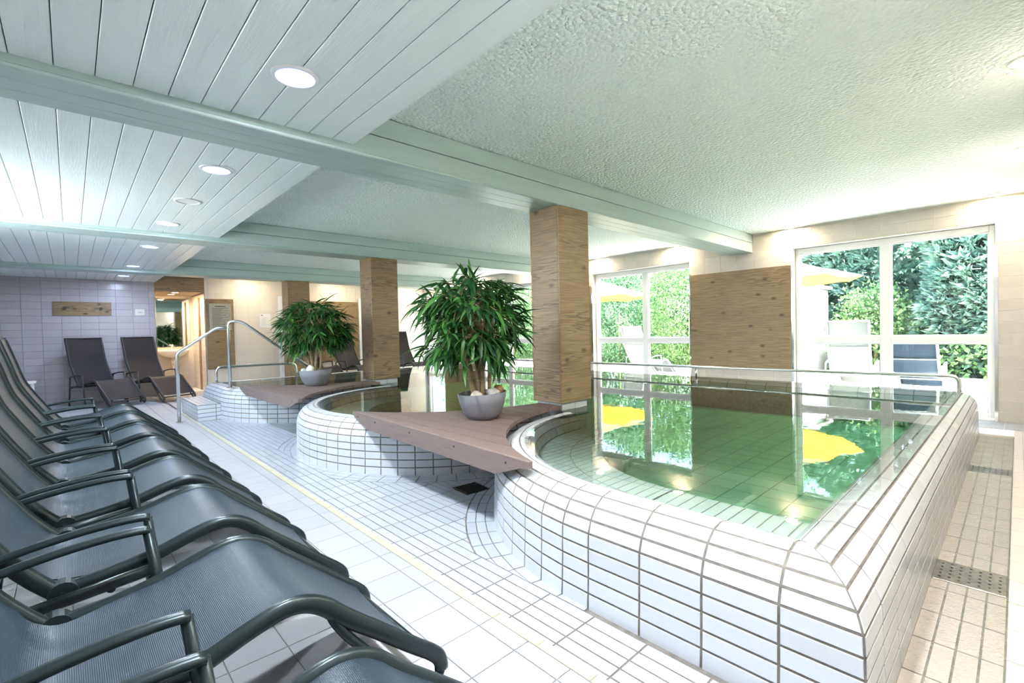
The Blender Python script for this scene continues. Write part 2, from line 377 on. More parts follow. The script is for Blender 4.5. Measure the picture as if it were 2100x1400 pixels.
class MB:
    """collects shapes into one vertex/face list"""
    def __init__(self): self.v = []; self.f = []
    def add(self, verts, faces):
        n = len(self.v); self.v += [tuple(p) for p in verts]; self.f += [tuple(i + n for i in f) for f in faces]; return self
    def box(self, x0, x1, y0, y1, z0, z1):
        v = [(x0, y0, z0), (x1, y0, z0), (x1, y1, z0), (x0, y1, z0), (x0, y0, z1), (x1, y0, z1), (x1, y1, z1), (x0, y1, z1)]
        return self.add(v, [(0, 3, 2, 1), (4, 5, 6, 7), (0, 1, 5, 4), (1, 2, 6, 5), (2, 3, 7, 6), (3, 0, 4, 7)])
    def bbox(self, x0, x1, y0, y1, z0, z1, b=0.003):
        # box with chamfered edges
        b = min(b, (x1 - x0) * 0.45, (y1 - y0) * 0.45, (z1 - z0) * 0.45)
        vs = []; idx = {}
        def vid(p):
            k = tuple(round(c, 6) for c in p)
            if k not in idx: idx[k] = len(vs); vs.append(p)
            return idx[k]
        lo = (x0, y0, z0); hi = (x1, y1, z1); fs = []
        def cor(sx, sy, sz, ax):
            s = (sx, sy, sz)
            return tuple((hi[i] if s[i] > 0 else lo[i]) if i == ax else ((hi[i] - b) if s[i] > 0 else (lo[i] + b)) for i in range(3))
        for ax in range(3):
            o = [i for i in range(3) if i != ax]
            for sg in (-1, 1):
                q = []
                for (p, r) in ((-1, -1), (1, -1), (1, 1), (-1, 1)):
                    s = [0, 0, 0]; s[ax] = sg; s[o[0]] = p; s[o[1]] = r
                    q.append(vid(cor(*s, ax)))
                flip = (sg > 0) != (ax != 1)
                fs.append(tuple(q if not flip else q[::-1]))
        for ax in range(3):
            o = [i for i in range(3) if i != ax]
            for p in (-1, 1):
                for r in (-1, 1):
                    q = []
                    for (t, a) in ((-1, 0), (1, 0), (1, 1), (-1, 1)):
                        s = [0, 0, 0]; s[ax] = t; s[o[0]] = p; s[o[1]] = r
                        q.append(vid(cor(*s, o[a])))
                    fs.append(tuple(q))
        for sx in (-1, 1):
            for sy in (-1, 1):
                for sz in (-1, 1):
                    fs.append(tuple(vid(cor(sx, sy, sz, a)) for a in range(3)))
        return self.add(vs, fs)
    def cyl(self, c0, c1, r0, r1=None, n=12, cap=True):
        r1 = r0 if r1 is None else r1
        c0 = np.array(c0, float); c1 = np.array(c1, float); d = c1 - c0; d /= np.linalg.norm(d)
        a = np.cross(d, [0, 0, 1] if abs(d[2]) < 0.9 else [1, 0, 0]); a /= np.linalg.norm(a); b = np.cross(d, a)
        v = []
        for c, r in ((c0, r0), (c1, r1)):
            for i in range(n):
                t = 2 * math.pi * i / n; v.append(c + r * (math.cos(t) * a + math.sin(t) * b))
        f = [(i, (i + 1) % n, n + (i + 1) % n, n + i) for i in range(n)]
        if cap: f += [tuple(range(n))[::-1], tuple(range(n, 2 * n))]
        return self.add(v, f)
    def tube(self, path, ra, rb=None, n=10, up=(0, 1, 0), cap=True):
        """tube along a path; ra across `up`-free direction, rb along `up`"""
        rb = ra if rb is None else rb
        P = np.array(path, float); m = len(P)
        T = np.zeros_like(P); T[1:-1] = P[2:] - P[:-2]; T[0] = P[1] - P[0]; T[-1] = P[-1] - P[-2]
        T /= np.linalg.norm(T, axis=1)[:, None]
        upv = np.array(up, float)
        v = []
        B = None
        for i in range(m):
            if B is None:
                B = upv - T[i] * (upv @ T[i])
                if np.linalg.norm(B) < 1e-4: B = np.cross(T[i], [1, 0.2, 0.1])
            else:
                B = B - T[i] * (B @ T[i])
            B = B / np.linalg.norm(B); A = np.cross(B, T[i])
            for k in range(n):
                t = 2 * math.pi * k / n
                v.append(P[i] + ra * math.cos(t) * A + rb * math.sin(t) * B)
        f = []
        for i in range(m - 1):
            for k in range(n):
                a = i * n + k; b = i * n + (k + 1) % n
                f.append((a, b, b + n, a + n))
        if cap: f += [tuple(range(n))[::-1], tuple(range((m - 1) * n, m * n))]
        return self.add(v, f)
    def prism(self, poly, z0, z1):
        n = len(poly)
        v = [(p[0], p[1], z0) for p in poly] + [(p[0], p[1], z1) for p in poly]
        f = [tuple(range(n))[::-1], tuple(range(n, 2 * n))] + [(i, (i + 1) % n, n + (i + 1) % n, n + i) for i in range(n)]
        return self.add(v, f)
    def lathe(self, prof, c=(0, 0, 0), n=24):
        v = []; m = len(prof)
        for r, z in prof:
            for k in range(n):
                t = 2 * math.pi * k / n; v.append((c[0] + r * math.cos(t), c[1] + r * math.sin(t), c[2] + z))
        f = []
        for i in range(m - 1):
            for k in range(n):
                a = i * n + k; b = i * n + (k + 1) % n; f.append((a, b, b + n, a + n))
        f.append(tuple(range(n))[::-1]); f.append(tuple(range((m - 1) * n, m * n)))
        return self.add(v, f)
    def obj(self, name, mat, parent=None, smooth=False, loc=(0, 0, 0)):
        return mobj(name, self.v, self.f, mat, parent, smooth, loc)
    def mesh(self, name, mat, smooth=False):
        return mesh(name, self.v, self.f, mat, smooth)

def smooth_path(pts, k=6):
    P = [np.array(p, float) for p in pts]; out = []
    for i in range(len(P) - 1):
        p0 = P[max(i - 1, 0)]; p1 = P[i]; p2 = P[i + 1]; p3 = P[min(i + 2, len(P) - 1)]
        for j in range(k):
            t = j / k
            out.append(0.5 * ((2 * p1) + (-p0 + p2) * t + (2 * p0 - 5 * p1 + 4 * p2 - p3) * t * t + (-p0 + 3 * p1 - 3 * p2 + p3) * t ** 3))
    out.append(P[-1])
    return out

def round_path(pts, r, k=6):
    """polyline with its corners rounded by radius-like length r"""
    P = [np.array(p, float) for p in pts]; out = [P[0]]
    for i in range(1, len(P) - 1):
        a = P[i - 1] - P[i]; b = P[i + 1] - P[i]
        rr = min(r, np.linalg.norm(a) * 0.49, np.linalg.norm(b) * 0.49)
        a = a / np.linalg.norm(a) * rr; b = b / np.linalg.norm(b) * rr
        for j in range(k + 1):
            t = j / k
            out.append((1 - t) ** 2 * (P[i] + a) + 2 * t * (1 - t) * P[i] + t * t * (P[i] + b))
    out.append(P[-1]); return out

def tag(o, label=None, cat=None, group=None, kind=None):
    if label: o['label'] = label
    if cat: o['category'] = cat
    if group: o['group'] = group
    if kind: o['kind'] = kind
    return o

def empty(name, loc=(0, 0, 0), rz=0.0):
    o = bpy.data.objects.new(name, None); COL.objects.link(o); o.location = loc; o.rotation_euler = (0, 0, rz); o.empty_display_size = 0.1
    return o

def copy_tree(o, parent=None):
    c = o.copy(); COL.objects.link(c)
    if parent is not None: c.parent = parent
    for ch in list(o.children): copy_tree(ch, c)
    return c

def project(p):
    v = np.array(p, float) - [0, 0, CAM_H]; w = v @ CW
    if w < 0.05: return None
    return 1050 + F_PX * (v @ CR) / w, 700 - F_PX * (v @ CU) / w, w

def view_size(pts):
    """rough picture area of a small piece; 0 when outside the frame"""
    q = [project(p) for p in pts]
    if any(a is None for a in q): return 0.0
    xs = [a[0] for a in q]; ys = [a[1] for a in q]
    cx, cy = sum(xs) / len(xs), sum(ys) / len(ys)
    if not (-30 < cx < 2130 and -30 < cy < 1430): return 0.0
    s = 0
    for i in range(len(q)):
        j = (i + 1) % len(q); s += xs[i] * ys[j] - xs[j] * ys[i]
    return abs(s) * 0.5

def inset_poly(poly, d):
    """shrink a convex polygon lying in any plane by d along its edges"""
    P = np.array(poly, float); n = len(P)
    c = P.mean(0)
    nrm = np.zeros(3)
    for i in range(n): nrm += np.cross(P[i] - c, P[(i + 1) % n] - c)
    if np.linalg.norm(nrm) < 1e-12: return None, None
    nrm /= np.linalg.norm(nrm)
    out = []
    for i in range(n):
        a = P[i] - P[i - 1]; b = P[(i + 1) % n] - P[i]
        if np.linalg.norm(a) < 1e-7 or np.linalg.norm(b) < 1e-7: return None, None
        a /= np.linalg.norm(a); b /= np.linalg.norm(b)
        na = np.cross(nrm, a); nb = np.cross(nrm, b)
        k = 1 + na @ nb
        if k < 0.15: k = 0.15
        out.append(P[i] + d * (na + nb) / k)
    return np.array(out), nrm

def tile_piece(poly, gap, h, mb=None, sink=0.004, cham=0.0012):
    """a tile over polygon `poly` (counter-clockwise seen from its face), its face h above it"""
    q, n = inset_poly(poly, gap)
    if q is None: return None
    m = len(q)
    if cham:
        q2, _ = inset_poly(q, cham)
        if q2 is None: return None
        v = list(q - n * sink) + list(q + n * (h - cham)) + list(q2 + n * h)
        f = [tuple(range(2 * m, 3 * m))]
        for i in range(m):
            j = (i + 1) % m
            f.append((i, j, m + j, m + i)); f.append((m + i, m + j, 2 * m + j, 2 * m + i))
    else:
        v = list(q - n * sink) + list(q + n * h)
        f = [tuple(range(m, 2 * m))] + [(i, (i + 1) % m, m + (i + 1) % m, m + i) for i in range(m)]
    if mb is not None: mb.add(v, f)
    return v, f

def poly_area(poly):
    P = np.array(poly, float); s = np.zeros(3)
    for i in range(1, len(P) - 1): s += np.cross(P[i] - P[0], P[i + 1] - P[0])
    return np.linalg.norm(s) / 2

def clip_half(poly, nx, ny, c):
    """keep nx*x + ny*y >= c"""
    out = []; m = len(poly)
    for i in range(m):
        p = poly[i]; q = poly[(i + 1) % m]
        dp = nx * p[0] + ny * p[1] - c; dq = nx * q[0] + ny * q[1] - c
        if dp >= 0: out.append(p)
        if dp * dq < 0:
            t = dp / (dp - dq); out.append((p[0] + t * (q[0] - p[0]), p[1] + t * (q[1] - p[1])))
    return out

def clip_circle(poly, cx, cy, r, outside=True):
    mx = sum(p[0] for p in poly) / len(poly); my = sum(p[1] for p in poly) / len(poly)
    d = math.hypot(mx - cx, my - cy)
    if d < 1e-6: return [] if outside else poly
    nx, ny = (mx - cx) / d, (my - cy) / d
    if outside: return clip_half(poly, nx, ny, nx * cx + ny * cy + r)
    return clip_half(poly, -nx, -ny, -(nx * cx + ny * cy) - r)

def lay(parent, pieces, mat, name, limit=300, gap=0.003, h=0.003, stuff_name=None, cham=0.0012, sink=0.004):
    """pieces: list of 3-D polygons. The largest in view become parts, the rest one joined part."""
    good = []
    for p in pieces:
        if len(p) < 3 or poly_area(p) < 1.2e-4: continue
        good.append((view_size(p), p))
    good.sort(key=lambda t: -t[0])
    rest = MB(); made = 0
    for s, p in good:
        t = tile_piece(p, gap, h, cham=cham, sink=sink)
        if t is None: continue
        if made < limit and s > 0:
            mobj(name, t[0], t[1], mat, parent); made += 1
        else:
            rest.add(*t)
    if rest.v:
        o = rest.obj(stuff_name or (name + '_remainder'), mat, parent); o['kind'] = 'stuff'
    return made

# ------------------------------------------------------------------ dimensions of the place
XW = 7.43            # inner face of the glazed wall
YB = 11.65           # inner face of the far wall
YF = -0.20           # inner face of the wall beside the camera
XL = -1.15           # inner face of the wall behind the loungers
ZC = 2.465           # rough plaster ceiling
ZP = 2.245           # plank ceiling
ZB = 2.195           # underside of the beams
BEAMS = (2.69, 6.15, 9.60)
BW = 0.352
WINS = ((0.174, 2.160), (3.672, 5.650), (7.165, 9.140), (10.655, YB))
WZ = 2.183

# ------------------------------------------------------------------ walkway floor
fl = MB().box(XL, 1.175, YF, YB + 1.6, -0.30, -0.004).obj('floor', 'floor_grout')
tag(fl, 'pale grey tiled walkway under the row of loungers', None, None, 'structure')
pieces = []
xs = [1.175, 1.105] + [1.105 - 0.1885 * k for k in range(1, 13)]
xs = [x for x in xs if x > XL] + [XL]
ys = [1.011 + 0.198 * k for k in range(-6, 62)]
ys = [YF] + [y for y in ys if YF < y < YB] + [YB]
for i in range(len(xs) - 1):
    for j in range(len(ys) - 1):
        pieces.append([(xs[i + 1], ys[j], -0.003), (xs[i], ys[j], -0.003), (xs[i], ys[j + 1], -0.003), (xs[i + 1], ys[j + 1], -0.003)])
# the view of the tiles under the loungers is blocked: lay those outside first
def _key(p):
    return 0
lay(fl, pieces, 'floor_tile', 'tile', 300, 0.0016, 0.003)

# cream nosing along the gutter
nose = MB().box(1.176, 1.219, YF, YB, -0.08, -0.002).obj('trim_1', 'floor_grout')
tag(nose, 'cream tile nosing between walkway and gutter', None, None, 'structure')
k = 0; y = 1.169 - 0.237 * 6
while y < 8.9:
    me = MB().bbox(1.1765, 1.2185, y + 0.0015, y + 0.2355, -0.03, 0.002, 0.003)
    if y > YF: me.obj('tile', 'cream_tile', nose)
    y += 0.237

# ------------------------------------------------------------------ pool outline
C1 = (3.08, 1.20, 1.57); C2 = (3.11, 4.41, 1.58); C3 = (3.05, 7.74, 1.545)
RIM = [(0.0, -0.03), (0.004, 0.042), (0.007, 0.104), (0.009, 0.165), (0.010, 0.225), (0.013, 0.284), (0.030, 0.334), (0.062, 0.379), (0.113, 0.411), (0.170, 0.421), (0.228, 0.408), (0.272, 0.365), (0.287, 0.298)]
RIM_R = [(d, z if z < 0.3 else 0.3 + (z - 0.3) * 0.925) for d, z in RIM]
WATER_Z = 0.4165
BENCH_Z = 0.297
DEEP_Z = 0.02

def station(x, y, nx, ny, k=1.0):
    return (x, y, nx * k, ny * k)

def sweep_pieces(stations, prof, rows):
    """tile quads between neighbouring stations for the given profile rows"""
    out = []
    for i in range(len(stations) - 1):
        a = stations[i]; b = stations[i + 1]
        for j in rows:
            (d0, z0), (d1, z1) = prof[j], prof[j + 1]
            out.append((j, i, [(a[0] + a[2] * d0, a[1] + a[3] * d0, z0), (b[0] + b[2] * d0, b[1] + b[3] * d0, z0),
                               (b[0] + b[2] * d1, b[1] + b[3] * d1, z1), (a[0] + a[2] * d1, a[1] + a[3] * d1, z1)]))
    return out

def sweep_core(stations, prof, extra=()):
    mb = MB(); pr = list(prof) + list(extra); m = len(pr)
    v = []
    for s in stations:
        for d, z in pr: v.append((s[0] + s[2] * d, s[1] + s[3] * d, z))
    f = []
    for i in range(len(stations) - 1):
        for j in range(m - 1):
            a = i * m + j; f.append((a, a + m, a + m + 1, a + 1))
    return mb.add(v, f)

def arc(c, a0, a1, step=0.143):
    n = max(1, round(abs(a1 - a0) * c[2] / step))
    return [station(c[0] + c[2] * math.cos(t), c[1] + c[2] * math.sin(t), -math.cos(t), -math.sin(t)) for t in [a0 + (a1 - a0) * i / n for i in range(n + 1)]]

ALLR = range(0, 12)
OUTR = range(0, 9)
# basin beside the glazed wall --------------------------------------------------
b1 = empty('pool_basin', (0, 0, 0))
tag(b1, 'large white tiled pool basin with a sharp mitred corner and overflowing rim', 'pool', 'tiled pool basins')
corner = station(1.51, 0.268, 1, 1)
ystr = [0.268, 0.489, 0.726, 0.963, 1.20]
front = [corner] + [station(1.51, y, 1, 0) for y in ystr[1:]]
arc1 = arc(C1, math.pi, math.pi * 0.5, 0.143)
xr = [1.51] + [1.743 + 0.2365 * k for k in range(0, 21)] + [6.62]
right = [station(x, 0.268, 0, 1) for x in xr[1:-1]] + [station(6.62, 0.268, -1, 1)]
right = [corner] + right
core = sweep_core(front + arc1[1:], RIM, ((0.30, DEEP_Z),)); core.obj('wall_core', 'grout_dark', b1)
sweep_core(right[::-1], RIM_R, ((0.30, DEEP_Z),)).obj('wall_core', 'grout_dark', b1)
quads = []
for j, i, q in sweep_pieces(front + arc1[1:], RIM, ALLR):
    quads.append(([q[0], q[1], q[2], q[3]][::-1], 1 if j < 9 else 0))
for j, i, q in sweep_pieces(right, RIM_R, ALLR):
    quads.append((q, 1 if j < 9 else 0))
# (orientation: face away from the basin)
lay(b1, [q for q, k in quads], 'pool_tile', 'tile', 298, 0.0042, 0.003, cham=0.0015)

# round middle basin -----------------------------------------------------------
b2 = empty('pool_basin', (0, 0, 0))
tag(b2, 'round white tiled pool basin between the two wooden decks', 'pool', 'tiled pool basins')
arc2 = arc(C2, math.radians(272), math.radians(88), 0.143)
sweep_core(arc2, RIM, ((0.30, DEEP_Z),)).obj('wall_core', 'grout_dark', b2)
lay(b2, [q[::-1] for j, i, q in sweep_pieces(arc2, RIM, ALLR)], 'pool_tile', 'tile', 240, 0.0042, 0.003, cham=0.0015)

# far basin with the steps ---------------------------------------------------------
b3 = empty('pool_basin', (0, 0, 0))
tag(b3, 'white tiled pool basin with steps and steel handrails by the far wall', 'pool', 'tiled pool basins')
arc3 = arc(C3, math.radians(272), math.radians(178), 0.143)
YE = 8.80
left3 = [station(1.505, 8.02, 1, 0), station(1.505, 8.26, 1, 0), station(1.505, 8.50, 1, 0), station(1.505, YE, 1, -1)]
far3 = [station(1.505, YE, 1, -1)] + [station(1.505 + 0.256 * k, YE, 0, -1) for k in range(1, 20)] + [station(6.62, YE, -1, -1)]
back3 = [station(6.62, YE, -1, -1)] + [station(6.62, YE - 0.237 * k, -1, 0) for k in range(1, 36)] + [station(6.62, 0.268, -1, 1)]
ring3 = arc3 + left3 + far3[1:]
sweep_core(ring3, RIM, ((0.30, DEEP_Z),)).obj('wall_core', 'grout_dark', b3)
lay(b3, [q[::-1] for j, i, q in sweep_pieces(ring3, RIM, ALLR)], 'pool_tile', 'tile', 180, 0.0042, 0.003, cham=0.0015)
sweep_core(back3, RIM_R, ((0.30, DEEP_Z),)).obj('wall_core', 'grout_dark', b1)
o = MB()
for j, i, q in sweep_pieces(back3, RIM_R, ALLR): tile_piece(q[::-1], 0.004, 0.003, o)
tag(o.obj('back_wall_tiles', 'pool_tile', b1), kind='stuff')

# lower step block in front of the far basin
st = empty('pool_step', (1.35, 8.2, 0))
tag(st, 'low white tiled step block at the foot of the steel handrail', 'step')
MB().box(1.232 - 1.35, 1.515 - 1.35, 7.635 - 8.2, 8.84 - 8.2, -0.03, 0.203).obj('core', 'grout_dark', st)
sp = []
zst = [-0.02, 0.035, 0.09, 0.145, 0.198]
for a in range(4):
    sp.append([(1.232, 7.635, zst[a]), (1.455, 7.635, zst[a]), (1.455, 7.635, zst[a + 1]), (1.232, 7.635, zst[a + 1])]); sp.append([(1.455, 7.635, zst[a]), (1.515, 7.635, zst[a]), (1.515, 7.635, zst[a + 1]), (1.455, 7.635, zst[a + 1])])
    for yb in range(5):
        y0 = 7.635 + 0.241 * yb; y1 = y0 + 0.241
        sp.append([(1.232, y1, zst[a]), (1.232, y0, zst[a]), (1.232, y0, zst[a + 1]), (1.232, y1, zst[a + 1])])
for yb in range(5):
    y0 = 7.635 + 0.241 * yb; y1 = y0 + 0.241
    for xa, xb in ((1.232, 1.295), (1.295, 1.36), (1.36, 1.425), (1.425, 1.49)):
        sp.append([(xa, y0, 0.203), (xb, y0, 0.203), (xb, y1, 0.203), (xa, y1, 0.203)])
lay(st, [[(p[0] - 1.35, p[1] - 8.2, p[2]) for p in q] for q in sp], 'pool_tile', 'tile', 60, 0.0035, 0.003)

# underwater bench and deep floor ---------------------------------------------
def strip_bench(parent, c, r_in, r_out, a0, a1, extra_rects=()):
    mb = MB(); base = MB()
    n = 40
    pts_o = [(c[0] + (r_out + 0.02) * math.cos(a0 + (a1 - a0) * i / n), c[1] + (r_out + 0.02) * math.sin(a0 + (a1 - a0) * i / n)) for i in range(n + 1)]
    pts_i = [(c[0] + r_in * math.cos(a0 + (a1 - a0) * i / n), c[1] + r_in * math.sin(a0 + (a1 - a0) * i / n)) for i in range(n + 1)]
    zt = BENCH_Z - 0.004
    for i in range(n):
        q = [pts_o[i], pts_o[i + 1], pts_i[i + 1], pts_i[i]]
        base.prism(q, DEEP_Z - 0.05, zt)
    base.obj('bench_core', 'grout_pool', parent)
    x = c[0] - r_out - 0.1
    for rr in ((r_in, (r_in + r_out) / 2), ((r_in + r_out) / 2, r_out)):
        yy = c[1] - r_out
        while yy < c[1] + r_out:
            xx = c[0] - r_out
            while xx < c[0] + r_out:
                poly = [(xx, yy), (xx + 0.19, yy), (xx + 0.19, yy + 0.0575), (xx, yy + 0.0575)]
                cx, cy = xx + 0.095, yy + 0.029
                ang = math.atan2(cy - c[1], cx - c[0]) % (2 * math.pi)
                lo, hi = min(a0, a1), max(a0, a1)
                if lo <= ang <= hi or lo <= ang - 2 * math.pi <= hi:
                    poly = clip_circle(poly, c[0], c[1], rr[0], True)
                    if len(poly) > 2: poly = clip_circle(poly, c[0], c[1], rr[1], False)
                    if len(poly) > 2 and poly_area([(p[0], p[1], 0) for p in poly]) > 4e-4:
                        tile_piece([(p[0], p[1], zt) for p in poly], 0.0036, 0.003, mb, cham=0)
                xx += 0.19
            yy += 0.0575
    o = mb.obj('bench_tiles', 'pool_tile', parent); o['kind'] = 'stuff'

strip_bench(b1, C1, 0.86, C1[2] - 0.287, math.radians(90), math.radians(180))
strip_bench(b2, C2, 0.86, C2[2] - 0.287, math.radians(88), math.radians(272))
strip_bench(b3, C3, 0.86, C3[2] - 0.287, math.radians(178), math.radians(272))
mb = MB(); mb.box(1.79, 2.21, 0.55, 1.22, DEEP_Z - 0.05, BENCH_Z - 0.004)
mb.obj('bench_core', 'grout_pool', b1)
mb = MB()
for k in range(-3, 12):
    for (xa, xb) in ((1.797, 2.00), (2.00, 2.21)):
        y0 = 0.555 + 0.0575 * k
        if y0 >= 0.55 and y0 < 1.2:
            tile_piece([(xa, y0, BENCH_Z - 0.004), (xb, y0, BENCH_Z - 0.004), (xb, min(y0 + 0.0575, 1.205), BENCH_Z - 0.004), (xa, min(y0 + 0.0575, 1.205), BENCH_Z - 0.004)], 0.0036, 0.003, mb, cham=0)
tag(mb.obj('bench_tiles', 'pool_tile', b1), kind='stuff')
# water: one closed body under the rims of the three basins ---------------------------------
def off(s, d): return (s[0] + s[2] * d, s[1] + s[3] * d)
dw = 0.125
outline = [off(s, 0.115) for s in right[::-1][1:]][:-1]
outline += [off(corner, 0.12)] + [off(s, dw) for s in front[1:] + arc1[1:]]
outline += [off(s, dw) for s in arc2] + [off(s, dw) for s in arc3] + [off(s, dw) for s in left3] + [off(s, dw) for s in far3[1:]]
outline += [off(s, 0.115) for s in back3[1:-1]] + [off(right[-1], 0.115)]
# drop coincident neighbours
clean = []
for p in outline:
    if not clean or math.hypot(p[0] - clean[-1][0], p[1] - clean[-1][1]) > 1e-4: clean.append(p)
wat = MB().prism(clean[::-1], DEEP_Z - 0.02, WATER_Z).obj('pool_water', 'water')
tag(wat, 'still green pool water mirroring the windows', None, None, 'structure')


# deep floor of the pool, inside the same outline
def inside(p, poly):
    r = False; j = len(poly) - 1
    for i in range(len(poly)):
        if (poly[i][1] > p[1]) != (poly[j][1] > p[1]) and p[0] < (poly[j][0] - poly[i][0]) * (p[1] - poly[i][1]) / (poly[j][1] - poly[i][1]) + poly[i][0]: r = not r
        j = i
    return r
pf = MB().prism(clean[::-1], DEEP_Z - 0.03, DEEP_Z - 0.004).obj('pool_floor', 'grout_pool')
tag(pf, 'square tiled floor of the pool under green water', None, None, 'structure')
pp = []
for i in range(27):
    for j in range(46):
        x0 = 1.75 + 0.185 * i; y0 = 0.4 + 0.185 * j
        q = [(x0, y0), (x0 + 0.185, y0), (x0 + 0.185, y0 + 0.185), (x0, y0 + 0.185)]
        if all(inside(p, clean) for p in q): pp.append([(p[0], p[1], DEEP_Z - 0.004) for p in q])
lay(pf, pp, 'pool_tile', 'tile', 200, 0.004, 0.003, cham=0)

# ------------------------------------------------------------------ gutter around the basins
GZ = -0.022
gt = MB().box(1.219, 1.512, YF, 9.0, -0.30, GZ).box(1.512, 3.2, 0.30, 9.0, -0.30, GZ - 0.0005).obj('floor', 'grout_dark')
tag(gt, 'white strip tiled gutter floor around the pool basins', None, None, 'structure')
RW = 0.0575
pieces = []
colx = [1.219, 1.2555, 1.311, 1.367, 1.4255, 1.485]
rows = [YF] + [-0.0284 + 0.2352 * k for k in range(0, 39)]
for i in range(5):
    for j in range(len(rows) - 1):
        pieces.append([(colx[i], rows[j], GZ), (colx[i + 1], rows[j], GZ), (colx[i + 1], rows[j + 1], GZ), (colx[i], rows[j + 1], GZ)])
rings = 3
x = 1.485
while x < 2.75:
    for j in range(len(rows) - 1):
        poly = [(x, rows[j]), (x + RW, rows[j]), (x + RW, rows[j + 1]), (x, rows[j + 1])]
        for c in (C1, C2, C3):
            if len(poly) > 2 and not (c is C1 and max(p[1] for p in poly) < 1.2): poly = clip_circle(poly, c[0], c[1], c[2] + rings * RW, True)
        if len(poly) > 2 and (sum(p[1] for p in poly) / len(poly)) > 1.3:
            pieces.append([(p[0], p[1], GZ) for p in poly])
    x += RW
for c, a0, a1 in ((C1, math.pi, math.radians(100)), (C2, math.radians(262), math.radians(98)), (C3, math.radians(262), math.radians(180))):
    n = max(1, round(abs(a1 - a0) * c[2] / 0.143))
    for i in range(n):
        t0 = a0 + (a1 - a0) * i / n; t1 = a0 + (a1 - a0) * (i + 1) / n
        for k in range(rings):
            r0 = c[2] + RW * k - 0.002; r1 = c[2] + RW * (k + 1)
            poly = [(c[0] + r * math.cos(t), c[1] + r * math.sin(t)) for r, t in ((r1, t1), (r1, t0), (r0, t0), (r0, t1))]
            poly = clip_half(poly, 1, 0, 1.485)
            for c2 in (C1, C2, C3):
                if c2 is not c and len(poly) > 2: poly = clip_circle(poly, c2[0], c2[1], c2[2] + 0.0, True)
            if len(poly) > 2:
                # counter-clockwise
                s = sum(poly[m][0] * poly[(m + 1) % len(poly)][1] - poly[(m + 1) % len(poly)][0] * poly[m][1] for m in range(len(poly)))
                if s < 0: poly = poly[::-1]
                pieces.append([(p[0], p[1], GZ) for p in poly])
lay(gt, pieces, 'gutter_tile', 'tile', 300, 0.0038, 0.003, cham=0)

# drain grating in the gutter
dg = empty('drain_grate', (2.10, 2.725, GZ + 0.003), math.radians(-6))
tag(dg, 'square black drain grating in the gutter under the wide deck', 'drain')
MB().bbox(-0.10, 0.10, -0.10, 0.10, -0.01, 0.004, 0.002).obj('plate', 'grate_dark', dg)
for gx in range(7):
    mbx = MB()
    mbx.bbox(-0.085, 0.085, -0.085 + gx * 0.026, -0.073 + gx * 0.026, 0.003, 0.010, 0.001)
    mbx.obj('bar', 'grate_dark', dg)

# ------------------------------------------------------------------ overflow channel along the straight pool wall
KZ = -0.028
ch = MB().box(1.512, 6.97, -0.03, 0.29, -0.30, KZ).obj('floor', 'grout_pool')
tag(ch, 'wet strip tiled overflow channel beside the straight pool wall', None, None, 'structure')
pieces = []
cy_ = [0.268, 0.209, 0.149, 0.089, 0.030]
cx_ = [1.512 + 0.2352 * k for k in range(0, 24)]
for i in range(len(cx_) - 1):
    x0, x1 = cx_[i], min(cx_[i + 1], 6.97)
    if x0 > 6.95: continue
    for (ga, gb) in ((2.78, 3.02), (4.965, 5.19)):
        pass
    for j in range(4):
        segs = [(x0, x1)]
        for (ga, gb) in ((2.78, 3.02), (4.965, 5.19)):
            ns = []
            for (a, b) in segs:
                if b <= ga or a >= gb: ns.append((a, b))
                else:
                    if a < ga: ns.append((a, ga))
                    if b > gb: ns.append((gb, b))
            segs = ns
        for (a, b) in segs:
            if b - a > 0.02:
                pieces.append([(a, cy_[j + 1], KZ), (b, cy_[j + 1], KZ), (b, cy_[j], KZ), (a, cy_[j], KZ)])
lay(ch, pieces, 'channel_tile', 'tile', 200, 0.0035, 0.003, cham=0)
for (ga, gb), lab in (((2.78, 3.02), 'perforated steel drain plate across the wet channel, the one nearer the mitred pool corner'), ((4.965, 5.19), 'perforated steel drain plate across the wet channel, the one nearer the glazed wall')):
    gr = empty('channel_drain', ((ga + gb) / 2, 0.149, KZ))
    tag(gr, lab, 'drain', 'drain plates in the channel')
    MB().bbox(-0.115, 0.115, -0.116, 0.116, -0.01, 0.005, 0.002).obj('plate', 'grate_steel', gr)
    hm = MB().cyl((0, 0, 0.0045), (0, 0, 0.0062), 0.0052, n=8).mesh('hole', 'hole_black')
    for ix in range(5):
        for iy in range(7):
            link('hole', hm, gr, (-0.08 + ix * 0.04 + (iy % 2) * 0.01, -0.095 + iy * 0.0315, 0))
fm = MB(); nx_, ny_ = 90, 4
vv = []; ff = []
for i in range(nx_ + 1):
    for j in range(ny_ + 1):
        vv.append((1.55 + (6.95 - 1.55) * i / nx_, 0.032 + (0.262 - 0.032) * j / ny_, KZ + 0.0065 + 0.0006 * math.sin(i * 1.7 + j)))
for i in range(nx_):
    for j in range(ny_):
        a = i * (ny_ + 1) + j; ff.append((a, a + ny_ + 1, a + ny_ + 2, a + 1))
wf = mobj('channel_water', vv, ff, 'water_film', None, True)
tag(wf, 'thin film of water running down the channel', None, None, 'structure')
